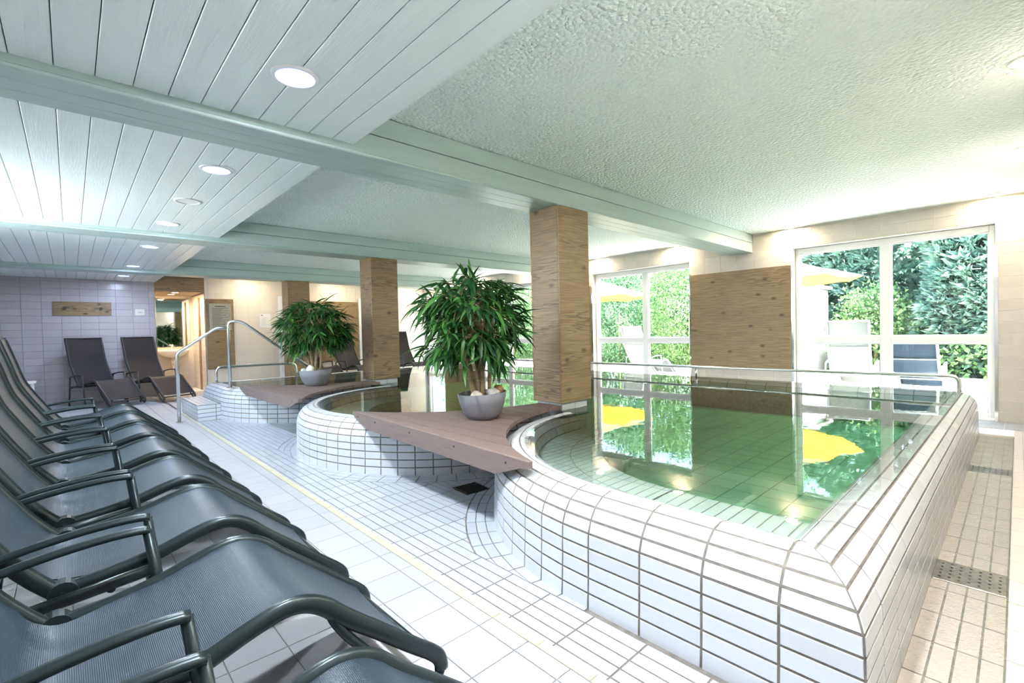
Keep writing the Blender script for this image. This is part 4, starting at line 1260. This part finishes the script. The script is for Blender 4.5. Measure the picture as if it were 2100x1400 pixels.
for y, lab in ((0.165, 'warm ceiling light over the window jamb by the channel end'), (2.17, 'warm ceiling light beside the end of the first beam'), (3.86, 'warm ceiling light over the window behind the beam end'), (5.45, 'warm ceiling light over the window edge behind the column'), (7.3, 'warm ceiling light over the third window'), (9.1, 'warm ceiling light near the third beam end'), (10.8, 'warm ceiling light over the corner window')):
    downlight(7.30, y, ZC, 0.095, 'lamp_warm', lab, wattage=WARM_W, color=WARM)
for x, lab in ((5.55, 'warm ceiling light over the channel, the one nearer the glazed wall'), (3.68, 'warm ceiling light over the channel beside its steel plate'), (1.80, 'warm ceiling light over the mitred pool corner')):
    downlight(x, -0.05, ZC, 0.095, 'lamp_warm', lab, wattage=WARM_W * 2.6, color=(1.0, 0.90, 0.76))
for x, lab in ((2.9, 'warm ceiling light in front of the paper notice'), (4.8, 'warm ceiling light over the far larch board'), (6.4, 'warm ceiling light by the far corner')):
    downlight(x, 11.18, ZC, 0.095, 'lamp_warm', lab, wattage=WARM_W * 0.9, color=WARM)
for y, lab in ((11.95, 'warm light in the slatted alcove ceiling, near the header'), (12.5, 'warm light in the slatted alcove ceiling, near the mirror')):
    downlight(1.62, y, 2.082, 0.07, 'lamp_warm', lab, wattage=4.5, color=(1.0, 0.74, 0.45))

# ------------------------------------------------------------------ loungers
SEAT = [(-0.05, 0.352), (0.07, 0.368), (0.182, 0.390), (0.282, 0.422), (0.36, 0.440), (0.415, 0.434), (0.465, 0.406), (0.521, 0.353), (0.630, 0.261), (0.725, 0.179), (0.785, 0.130)]
BACK = [(-0.06, 0.345), (-0.12, 0.415), (-0.177, 0.497), (-0.268, 0.655), (-0.324, 0.773), (-0.381, 0.976), (-0.434, 1.160)]
def make_lounger(frame='lounger_frame', fabric='fabric_slate', recline=0.0, name='sun_lounger'):
    t = empty(name)
    hw = 0.262; aw = 0.315
    def rot_back(p):
        dx, dz = p[0] + 0.05, p[1] - 0.352
        c, s = math.cos(recline), math.sin(recline)
        return (-0.05 + dx * c - dz * s, 0.352 + dx * s + dz * c)
    back = [rot_back(p) for p in BACK]
    seat_path = smooth_path(SEAT, 4)
    tail = smooth_path([(0.785, 0.130), (0.818, 0.095), (0.826, 0.055), (0.806, 0.028), (0.765, 0.05), (0.70, 0.115), (0.60, 0.208), (0.525, 0.30), (0.488, 0.36), (0.478, 0.395)], 4)
    back_path = smooth_path(back, 5)
    for s in (-1, 1):
        y = s * hw
        mb = MB(); mb.tube([(p[0], y, p[1]) for p in seat_path + tail[1:9]], 0.024, 0.0165, n=10); mb.obj('seat_rail', frame, t, True)
        mb = MB(); mb.tube([(p[0], y, p[1]) for p in tail[8:]], 0.013, 0.012, n=8); mb.obj('foot_brace', frame, t, True)
        mb = MB(); mb.tube([(p[0], y, p[1]) for p in back_path], 0.024, 0.0165, n=10); mb.obj('back_rail', frame, t, True)
        hg = MB(); hg.cyl((-0.05, y - s * 0.016, 0.352), (-0.05, y + s * 0.030, 0.352), 0.036, n=18)
        h = hg.obj('hinge', frame, t)
        MB().cyl((-0.05, y + s * 0.030, 0.352), (-0.05, y + s * 0.034, 0.352), 0.0115, n=12).obj('bolt', 'steel', h)
        ya = s * aw
        # armrest, legs, lower bar: flat bars
        arm = smooth_path([(-0.215, 0.498), (-0.12, 0.520), (0.0, 0.536), (0.10, 0.541), (0.163, 0.537)], 3)
        mb = MB(); mb.tube([(p[0], ya, p[1]) for p in arm], 0.0125, 0.0165, n=8); mb.obj('armrest', frame, t, True)
        mb = MB(); mb.tube([(0.157, ya, 0.537), (0.185, ya, 0.30), (0.222, ya, 0.0)], 0.013, 0.0125, n=8); mb.obj('leg', frame, t, True)
        mb = MB(); mb.tube([(-0.208, ya, 0.502), (-0.235, ya, 0.26), (-0.27, ya, 0.0)], 0.013, 0.0125, n=8); mb.obj('leg', frame, t, True)
        mb = MB(); mb.tube([(0.176, ya - s * 0.004, 0.362), (-0.228, ya - s * 0.004, 0.322)], 0.020, 0.009, n=8); mb.obj('side_bar', frame, t, True)
    for (px, pz, r) in ((0.06, 0.335, 0.012), (-0.22, 0.322, 0.012), (0.80, 0.10, 0.012)):
        mb = MB(); w_ = aw if pz > 0.15 else hw; mb.tube([(px, -w_, pz), (px, w_, pz)], r, n=8, up=(0, 0, 1)); mb.obj('cross_bar', frame, t, True)
    mb = MB(); mb.tube([(back[-1][0], -hw - 0.012, back[-1][1] + 0.004), (back[-1][0], hw + 0.012, back[-1][1] + 0.004)], 0.013, n=8, up=(0, 0, 1)); mb.obj('top_bar', frame, t, True)
    mid = back[4]
    mb = MB(); mb.tube([(mid[0] - 0.022, -hw, mid[1] - 0.01), (mid[0] - 0.022, hw, mid[1] - 0.01)], 0.010, n=8, up=(0, 0, 1)); mb.obj('cross_bar', frame, t, True)
    # sling cloth: one strip from the head to the foot, notched at the hinge
    path = [(p[0] + 0.010, p[1] + 0.004) for p in back_path[::-1]]
    path = [p for p in path if p[1] > 0.43]
    path += smooth_path([path[-1], (-0.095, 0.398), (-0.045, 0.374), (0.03, 0.374), (0.10, 0.386)], 4)[1:]
    path += [(p[0], p[1] + 0.010) for p in seat_path if p[0] > 0.13]
    nw = 8; v = []; acc = 0; uv = []
    for i, p in enumerate(path):
        if i: acc += math.hypot(p[0] - path[i - 1][0], p[1] - path[i - 1][1])
        d = math.hypot(p[0] + 0.05, p[1] - 0.352)
        w_ = hw - 0.004 - (0.045 * max(0.0, 1 - d / 0.13) if -0.13 < p[0] < 0.09 else 0)
        a = path[max(i - 1, 0)]; b = path[min(i + 1, len(path) - 1)]
        tx_, tz_ = b[0] - a[0], b[1] - a[1]; L_ = math.hypot(tx_, tz_); nx, nz = -tz_ / L_, tx_ / L_
        if i == 0: pass
        for k in range(nw + 1):
            q = -1 + 2 * k / nw; sag = -0.014 * (1 - q * q)
            v.append((p[0] + nx * sag, q * w_, p[1] + nz * sag)); uv.append((q * w_, acc))
    n1 = len(v)
    f = []
    for i in range(len(path) - 1):
        for k in range(nw):
            a = i * (nw + 1) + k; f.append((a, a + nw + 1, a + nw + 2, a + 1))
    # underside
    v2 = [(p[0], p[1], p[2] - 0.004) for p in v]
    f2 = [tuple(n1 + q for q in g[::-1]) for g in f]
    me = mesh('sling', v + v2, f + f2, fabric, True)
    ul = me.uv_layers.new(name='UVMap'); uvs = uv + uv
    for li, lp in enumerate(me.loops): ul.data[li].uv = uvs[lp.vertex_index]
    link('sling', me, t)
    return t

proto = make_lounger()
ROW = [0.700, 1.507, 2.270, 2.995, 3.745, 4.500, 5.245, 6.010]
DX = [0.0, 0.0, 0.012, 0.008, 0.0, -0.01, -0.012, -0.012]
ORD = ['only its foot end and one arm showing', 'second from the camera', 'third from the camera', 'fourth from the camera', 'fourth from its far end', 'third from its far end', 'second from its far end', 'the last at its far end']
for i, y in enumerate(ROW):
    o = proto if i == 0 else copy_tree(proto)
    o.location = (DX[i], y, 0.0); o.rotation_euler = (0, 0, math.radians([0, 0.5, -0.4, 0.6, 0, -0.6, 0.4, 0][i]))
    tag(o, 'slate lounger in the long row, ' + ORD[i], 'sun lounger', 'slate loungers in a row along the pool')
pb = make_lounger('dark_metal', 'fabric_brown')
spots = [(0.35, 11.06, -66, 'dark brown mesh lounger under the coat rack'), (1.10, 11.05, -68, 'dark brown mesh lounger beside the washing alcove'),
         (3.92, 10.55, -75, 'dark brown mesh lounger behind the smaller potted bamboo'), (4.75, 10.45, -78, 'dark mesh lounger beside the middle column behind the pool'), (6.05, 10.2, -82, 'dark mesh lounger in the far corner behind the pool')]
for i, (x, y, a, lab) in enumerate(spots):
    o = pb if i == 0 else copy_tree(pb)
    o.location = (x, y, 0); o.rotation_euler = (0, 0, math.radians(a)); tag(o, lab, 'sun lounger', 'dark loungers by the far wall')
TZ = -0.012
pw_ = make_lounger('lounger_frame_white', 'fabric_white')
pw_.location = (9.02, 1.80, TZ); pw_.rotation_euler = (0, 0, math.radians(4)); tag(pw_, 'white lounger on the terrace seen from behind through the window by the channel', 'sun lounger', 'loungers on the terrace')
o = copy_tree(pw_); o.location = (9.10, 5.55, TZ); o.rotation_euler = (0, 0, math.radians(-8)); tag(o, 'white lounger on the terrace seen through the window beside the larch column', 'sun lounger', 'loungers on the terrace')
pn2 = make_lounger('lounger_frame_white', 'fabric_navy', recline=math.radians(24))
pn2.location = (9.0, 1.02, TZ); pn2.rotation_euler = (0, 0, math.radians(2)); tag(pn2, 'navy lounger with white frame on the terrace next to the white one', 'sun lounger', 'loungers on the terrace')

# small white side table in the far corner
stb = empty('side_table', (-0.62, 10.9, 0)); tag(stb, 'small white side table behind the last row lounger', 'table')
MB().bbox(-0.20, 0.20, -0.20, 0.20, 0.46, 0.485, 0.004).obj('table_top', 'white_plastic', stb)
for sx in (-1, 1):
    for sy in (-1, 1): MB().cyl((sx * 0.16, sy * 0.16, 0), (sx * 0.15, sy * 0.15, 0.46), 0.014, n=10).obj('leg', 'white_plastic', stb)

# ------------------------------------------------------------------ potted bamboos
def leaf_mesh(L, W, droop, fold, nm):
    v = []; f = []; n = 6
    for i in range(n + 1):
        t = i / n
        w = W * math.sin(math.pi * min(1, t ** 0.75)) ** 0.9 * (1 - 0.15 * t) + 0.0004
        x = L * t * (1 - 0.10 * droop * t); z = -droop * L * t * t * 0.55
        v += [(x, -w, z + fold * w), (x, 0, z), (x, w, z + fold * w)]
    for i in range(n):
        a = 3 * i; f += [(a, a + 3, a + 4, a + 1), (a + 1, a + 4, a + 5, a + 2)]
    return v, f
LEAVES = [leaf_mesh(0.19, 0.0145, 0.45, 0.35, 'a'), leaf_mesh(0.16, 0.0130, 0.25, 0.45, 'b'), leaf_mesh(0.22, 0.0155, 0.7, 0.3, 'c')]

def bamboo(base, crown_c, crown_r, n_clusters, seed, label, pot_w, pot_h, stone_spec):
    rg = np.random.default_rng(seed)
    t = empty('potted_bamboo', base); tag(t, label, 'potted plant', 'potted bamboos on the decks')
    # bowl pot: oval, wider at the rim
    prof = [(0.004, 0.0), (0.52, 0.0), (0.60, 0.02), (0.76, 0.25), (0.90, 0.60), (0.985, 1.0), (0.955, 1.0), (0.86, 0.62), (0.80, 0.55), (0.004, 0.55)]
    mb = MB(); mb.lathe([(r * pot_w / 2, z * pot_h) for r, z in prof], n=40)
    for k in range(len(mb.v)):
        x, y, z = mb.v[k]; mb.v[k] = (x, y, z + 0.06 * z * (x - y) / pot_w)
    mb.obj('pot', 'pot_grey', t, True)
    so = MB(); so.lathe([(0.004, 0.0), (pot_w * 0.43, 0.0), (pot_w * 0.40, 0.012), (0.004, 0.018)], n=28); so.v = [(a, b, c + pot_h * 0.72) for a, b, c in so.v]; so.obj('soil', 'soil', t, True)
    cc = np.array(crown_c) - np.array(base); cr_ = np.array(crown_r)
    # canes
    tops = []
    for k in range(5):
        a = 2 * math.pi * k / 5 + 0.4; r0 = 0.055 if k else 0.0
        p0 = np.array([r0 * math.cos(a), r0 * math.sin(a), pot_h * 0.6])
        p2 = np.array([cc[0] + 0.14 * math.cos(a + 0.3) * (k > 0), cc[1] + 0.14 * math.sin(a + 0.3) * (k > 0), cc[2] + cr_[2] * (0.15 + 0.12 * (k % 3))])
        p1 = (p0 + p2) / 2 + np.array([0.02 * math.cos(a * 3), 0.02 * math.sin(a * 2), 0])
        path = smooth_path([p0, p1, p2], 9); tops.append((p0, p1, p2))
        mb = MB(); m = len(path)
        P = []
        for i in range(m - 1):
            P.append(path[i]); 
        mb.tube(path, 0.0195 - 0.001 * k, n=9, up=(1, 0, 0))
        c = mb.obj('cane', 'cane', t, True)
        nd = MB()
        for i in range(1, m, 2):
            d = (path[min(i + 1, m - 1)] - path[i - 1]); d /= np.linalg.norm(d)
            nd.cyl(path[i] - d * 0.003, path[i] + d * 0.003, 0.0225 - 0.001 * k, n=9)
        tag(nd.obj('nodes', 'twig', c), kind='stuff')
    tw = MB(); items = []
    for k in range(n_clusters):
        # points on the crown shell
        while True:
            d = rg.normal(size=3); d /= np.linalg.norm(d)
            if d[2] > -0.85: break
        s = rg.uniform(0.45, 0.97) ** 0.8
        p = cc + d * cr_ * s
        q0 = tops[rg.integers(5)]; tt = rg.uniform(0.55, 1.0)
        root = q0[1] * (1 - tt) + q0[2] * tt if tt < 1 else q0[2]
        mid = (root + p) / 2 + np.array([0, 0, 0.07])
        tw.tube(smooth_path([root, mid, p], 3), 0.0022, n=4)
        out = np.array([d[0], d[1], 0.25 * d[2] - 0.15]); out /= np.linalg.norm(out)
        for j in range(rg.integers(5, 8)):
            dirn = out + rg.normal(size=3) * np.array([0.75, 0.75, 0.50]); dirn[2] -= 0.18; dirn /= np.linalg.norm(dirn)
            upv = np.array([0, 0, 1.0]) + rg.normal(size=3) * 0.25
            yv = np.cross(upv, dirn); yv /= np.linalg.norm(yv); zv = np.cross(dirn, yv)
            pos = p - out * rg.uniform(0, 0.06)
            sc = rg.uniform(0.72, 1.12)
            M = Matrix(((dirn[0] * sc, yv[0] * sc, zv[0] * sc, pos[0]), (dirn[1] * sc, yv[1] * sc, zv[1] * sc, pos[1]), (dirn[2] * sc, yv[2] * sc, zv[2] * sc, pos[2]), (0, 0, 0, 1)))
            dist = np.linalg.norm(pos + np.array(base) - np.array([0, 0, CAM_H]))
            items.append((dist, int(rg.integers(3)), M))
    tag(tw.obj('twigs', 'twig', t), kind='stuff')
    items.sort(key=lambda a: a[0])
    mats_ = [mesh('leaf', v, f, 'leaf', True) for v, f in LEAVES]
    for dist, li, M in items[:280]:
        o = link('leaf', mats_[li], t); o.matrix_local = M
    rest = MB(); tone = []
    for dist, li, M in items[280:]:
        v, f = LEAVES[li]; A = np.array(M)[:3, :3]; b = np.array(M)[:3, 3]
        rest.add([A @ np.array(p) + b for p in v], f)
        tone += [rg.random() ** 2.2] * len(v)
    ro = rest.obj('foliage', 'leaf_tone', t, True); ro['kind'] = 'stuff'
    at = ro.data.attributes.new('tone', 'FLOAT', 'POINT'); at.data.foreach_set('value', tone)
    for (dx, dy, dz, rx, ry, rz, m, lab) in stone_spec:
        so = empty('stone', (base[0] + dx, base[1] + dy, base[2] + dz)); 
        COL.objects.unlink(so); bpy.data.objects.remove(so)
        n = 14; v = []; f = []
        prof = [(math.sin(math.pi * i / 8), -math.cos(math.pi * i / 8)) for i in range(9)]
        mbs = MB(); mbs.lathe([(max(a, 0.01), c) for a, c in prof], n=n)
        vv = []
        for p in mbs.v:
            k = 1 + 0.10 * math.sin(3.1 * p[0] + 2.2 * p[1] + dx * 40) + 0.07 * math.sin(4.3 * p[2] + 3 * p[1] + dy * 30)
            vv.append((p[0] * rx * k, p[1] * ry * k, p[2] * rz * k + rz * 0.8))
        s = mobj('stone', vv, mbs.f, m, None, True, (base[0] + dx, base[1] + dy, base[2] + dz)); s.rotation_euler = (0, 0, dx * 20)
        tag(s, lab, 'stone', 'stones in the plant bowls')
    return t
bamboo((2.252, 2.756, 0.470), (2.20, 2.80, 1.20), (0.44, 0.44, 0.40), 250, 11, 'large potted bamboo in a grey bowl on the wide deck', 0.375, 0.195,
       [(-0.10, -0.06, 0.165, 0.05, 0.045, 0.03, 'stone_cream', 'cream rounded stone in the bowl of the large bamboo'), (0.015, -0.105, 0.165, 0.062, 0.045, 0.036, 'stone_grey', 'pale grey veined stone at the front of the large bamboo bowl'), (0.128, -0.045, 0.165, 0.038, 0.036, 0.045, 'stone_amber', 'amber brown stone at the rim of the large bamboo bowl')])
bamboo((2.327, 6.262, 0.470), (2.36, 6.33, 1.22), (0.47, 0.47, 0.41), 250, 23, 'smaller looking potted bamboo in a grey bowl on the far deck', 0.41, 0.205,
       [(-0.09, -0.08, 0.175, 0.06, 0.05, 0.055, 'stone_cream', 'tall cream stone in the bowl of the far bamboo'), (-0.135, 0.02, 0.175, 0.045, 0.04, 0.032, 'stone_grey', 'grey white stone beside the cream one in the far bamboo bowl')])

# ------------------------------------------------------------------ terrace and garden outside the glazing
gr = MB().box(XW + WT, 40, -14, 30, -0.4, -0.055).obj('ground', 'earth'); tag(gr, 'earth under the shrubs outside', None, None, 'structure')
tr = MB().box(XW + WT, 11.0, -4, 16, -0.3, TZ - 0.006).obj('pavement', 'kerb_stone'); tag(tr, 'pale slab terrace outside the windows', None, None, 'structure')
pieces = []
for i in range(7):
    for j in range(40):
        x0 = XW + WT + 0.5 * i; y0 = -4 + 0.5 * j; x1 = min(x0 + 0.5, 11.0)
        if x1 > x0 + 0.02: pieces.append([(x0, y0, TZ - 0.005), (x1, y0, TZ - 0.005), (x1, y0 + 0.5, TZ - 0.005), (x0, y0 + 0.5, TZ - 0.005)])
lay(tr, pieces, 'paving', 'slab', 60, 0.004, 0.005, cham=0)
kb2 = MB(); 
ko = MB().box(11.0, 11.12, -4, 16, -0.3, 0.10).obj('kerb', 'kerb_stone'); tag(ko, 'low grey kerb between terrace and shrubs', None, None, 'structure')
for j in range(20): MB().bbox(10.985, 11.135, -4 + j * 1.0 + 0.004, -3 + j * 1.0 - 0.004, 0.02, 0.14, 0.006).obj('block', 'kerb_stone', ko)

def umbrella(x, y, z_edge, label, rot):
    u = empty('parasol', (x, y, TZ)); tag(u, label, 'parasol', 'yellow parasols on the terrace')
    R_, hgt = 1.42, 0.50
    n = 8; rings_ = 6
    ze = z_edge - TZ
    def pt(i, k):
        a = 2 * math.pi * i / n + rot; t = k / rings_
        return (R_ * t * math.cos(a), R_ * t * math.sin(a), ze + hgt * (1 - t) ** 1.15)
    for i in range(n):
        v = []; f = []
        for k in range(rings_ + 1):
            a = np.array(pt(i, k)); b = np.array(pt(i + 1, k)); m_ = (a + b) / 2; m_[2] -= 0.05 * (k / rings_)
            m_[0] *= 0.975; m_[1] *= 0.975
            v += [tuple(a), tuple(m_), tuple(b)]
        for k in range(rings_):
            q = 3 * k; f += [(q, q + 3, q + 4, q + 1), (q + 1, q + 4, q + 5, q + 2)]
        nn = len(v)
        v += [(p[0], p[1], p[2] - 0.004) for p in v]; f += [tuple(nn + g for g in h[::-1]) for h in f]
        mobj('canopy_panel', v, f, 'canopy_yellow', u, False)
        MB().tube([pt(i, 0.2), pt(i, 3), pt(i, 6)], 0.008, n=6, up=(0, 0, 1)).obj('rib', 'lounger_frame_white', u, True)
    MB().cyl((0, 0, 0.05), (0, 0, ze + hgt + 0.05), 0.024, n=14).obj('pole', 'lounger_frame_white', u, True)
    MB().lathe([(0.004, 0), (0.30, 0), (0.30, 0.04), (0.05, 0.08), (0.004, 0.08)], n=24).obj('base', 'kerb_stone', u, True)
umbrella(9.75, 3.22, 1.93, 'yellow parasol whose edge shows in the window by the channel', 0.12)
umbrella(9.75, 7.35, 1.90, 'yellow parasol whose edge shows in the window beside the larch column', 0.3)

refl_block = empty('reflection_block', (12.3, 3.75, -0.05)); tag(refl_block, 'white rendered shed standing in for a bright reflection in the window, half hidden among the shrubs', 'cuboid')  # added white block in place of a bright reflection in the pane
MB().bbox(-0.5, 0.5, -0.75, 0.35, 0, 1.95, 0.01).obj('wall', 'refl_white', refl_block)
MB().bbox(-0.58, 0.58, -0.82, 0.42, 1.95, 2.02, 0.01).obj('top_slab', 'refl_white', refl_block)

def bush(name, c, r, n, mat, seed, label, conifer=False, leaf=0.06):
    rg = np.random.default_rng(seed)
    c = np.array(c, float); r = np.array(r, float)
    n_sp = n // 14
    d = rg.normal(size=(n_sp, 3)); d /= ((np.abs(d) ** 4).sum(1) ** 0.25)[:, None]
    s = rg.uniform(0.55, 1.0, n_sp) ** 0.5
    lump = 1 + 0.12 * np.sin(7 * d[:, 1] + seed) * np.cos(6 * d[:, 2] + 2 * seed)
    sp = c + d * r * (s * lump)[:, None]
    tone_s = np.clip(rg.normal(0.45, 0.25, n_sp), 0, 1)
    k = 14
    base = np.repeat(sp, k, 0); dd = np.repeat(d, k, 0); tn = np.repeat(tone_s, k)
    m = len(base)
    if conifer:
        dirv = dd * 0.7 + np.array([-0.25, 0, 0.25]) + rg.normal(size=(m, 3)) * 0.32
        fan = np.tile(np.linspace(-1, 1, k), n_sp)
        side = np.cross(dd, np.array([0, 0, 1.0])); side /= (np.linalg.norm(side, axis=1)[:, None] + 1e-6)
        dirv = dirv + side * fan[:, None] * 0.7
        L = rg.uniform(0.10, 0.22, m) * leaf / 0.06; Wd = L * 0.15
        pos = base
    else:
        dirv = rg.normal(size=(m, 3)) + dd * 0.5
        pos = base + rg.normal(size=(m, 3)) * 0.13
        L = rg.uniform(0.6, 1.3, m) * leaf; Wd = L * 0.30
    dirv /= np.linalg.norm(dirv, axis=1)[:, None]
    upr = rg.normal(size=(m, 3)) * 0.5 + dd
    yv = np.cross(upr, dirv); yv /= (np.linalg.norm(yv, axis=1)[:, None] + 1e-6)
    zv = np.cross(dirv, yv)
    P0 = pos; P1 = pos + dirv * (L * 0.5)[:, None] + yv * Wd[:, None] + zv * (Wd * 0.3)[:, None]; P2 = pos + dirv * L[:, None]; P3 = pos + dirv * (L * 0.5)[:, None] - yv * Wd[:, None] + zv * (Wd * 0.3)[:, None]
    V = np.empty((m * 4, 3)); V[0::4] = P0; V[1::4] = P1; V[2::4] = P2; V[3::4] = P3
    keep_low = V[:, 2] < -0.03; V[keep_low, 2] = -0.03
    org = np.array([c[0], c[1], 0.0]); V -= org
    me = bpy.data.meshes.new('foliage')
    me.vertices.add(m * 4); me.vertices.foreach_set('co', V.ravel())
    me.loops.add(m * 4); me.loops.foreach_set('vertex_index', np.arange(m * 4, dtype=np.int32))
    me.polygons.add(m); me.polygons.foreach_set('loop_start', np.arange(0, m * 4, 4, dtype=np.int32))
    me.materials.append(MATS[mat])
    at = me.attributes.new('tone', 'FLOAT', 'POINT')
    at.data.foreach_set('value', np.repeat(np.clip(tn + rg.normal(0, 0.15, m), 0, 1), 4).astype(np.float32))
    me.update(); me.validate()
    o = empty(name, tuple(org)); tag(o, label, 'bush', 'shrubs beyond the terrace')
    f = link('foliage', me, o); f['kind'] = 'stuff'
    MB().cyl((0, 0, -0.05), (0, 0, c[2]), 0.05, 0.02, 8).obj('stem', 'twig', o, True)
bush('conifer_shrub', (12.4, 0.15, 1.72), (0.95, 1.05, 1.82), 64000, 'bush_blue', 1, 'feathery blue green conifer shrub filling the window by the channel', True, 0.08)
bush('conifer_shrub', (14.7, 2.00, 2.2), (1.0, 1.75, 2.3), 44000, 'bush_blue', 2, 'feathery conifer shrub behind the yellow parasol edge', True, 0.09)
bush('leafy_shrub', (12.2, 2.02, 0.82), (0.70, 0.58, 0.92), 9000, 'bush_yellow', 3, 'low bright leafy shrub behind the white lounger', False, 0.07)
bush('leafy_shrub', (11.33, 0.35, 0.30), (0.16, 0.9, 0.42), 2600, 'bush_yellow', 4, 'low broad leaved shrub behind the navy lounger', False, 0.09)
bush('leafy_shrub', (14.7, 4.95, 2.1), (1.0, 1.2, 2.2), 22000, 'bush_dark', 5, 'tall dark green shrub behind the white shed', False, 0.11)
bush('leafy_shrub', (12.2, 6.05, 1.5), (0.85, 1.05, 1.6), 19000, 'bush_yellow', 6, 'tall bright green shrub seen in the window beside the larch column', False, 0.06)
bush('leafy_shrub', (12.3, 8.35, 1.6), (0.9, 1.0, 1.7), 17000, 'bush_dark', 7, 'tall green shrub behind the second yellow parasol', False, 0.06)
bush('leafy_shrub', (12.3, 10.65, 1.6), (0.9, 1.05, 1.7), 16000, 'bush_yellow', 8, 'bright green shrub seen between column and large bamboo', False, 0.06)
bush('leafy_shrub', (12.4, 13.2, 1.6), (0.9, 1.25, 1.7), 16000, 'bush_yellow', 9, 'bright green shrub outside the corner window', False, 0.06)
bush('leafy_shrub', (12.4, 16.2, 1.7), (1.0, 1.5, 1.8), 13000, 'bush_dark', 10, 'green shrub at the far end of the terrace', False, 0.07)
bush('conifer_shrub', (12.4, -2.1, 1.6), (0.95, 1.05, 1.7), 12000, 'bush_blue', 12, 'blue green conifer shrub beyond the window jamb by the channel', True, 0.11)
bush('leafy_shrub', (14.8, -1.2, 2.2), (0.9, 1.45, 2.3), 24000, 'bush_dark', 14, 'dense dark shrub behind the conifer by the channel window', False, 0.12)
bush('leafy_shrub', (15.0, 8.9, 2.0), (0.9, 2.6, 2.1), 30000, 'bush_dark', 13, 'dense dark shrub mass behind the bright shrubs', False, 0.12)
bush('leafy_shrub', (15.0, 15.0, 2.0), (0.9, 3.0, 2.1), 26000, 'bush_dark', 15, 'dense dark shrub mass behind the corner shrubs', False, 0.12)
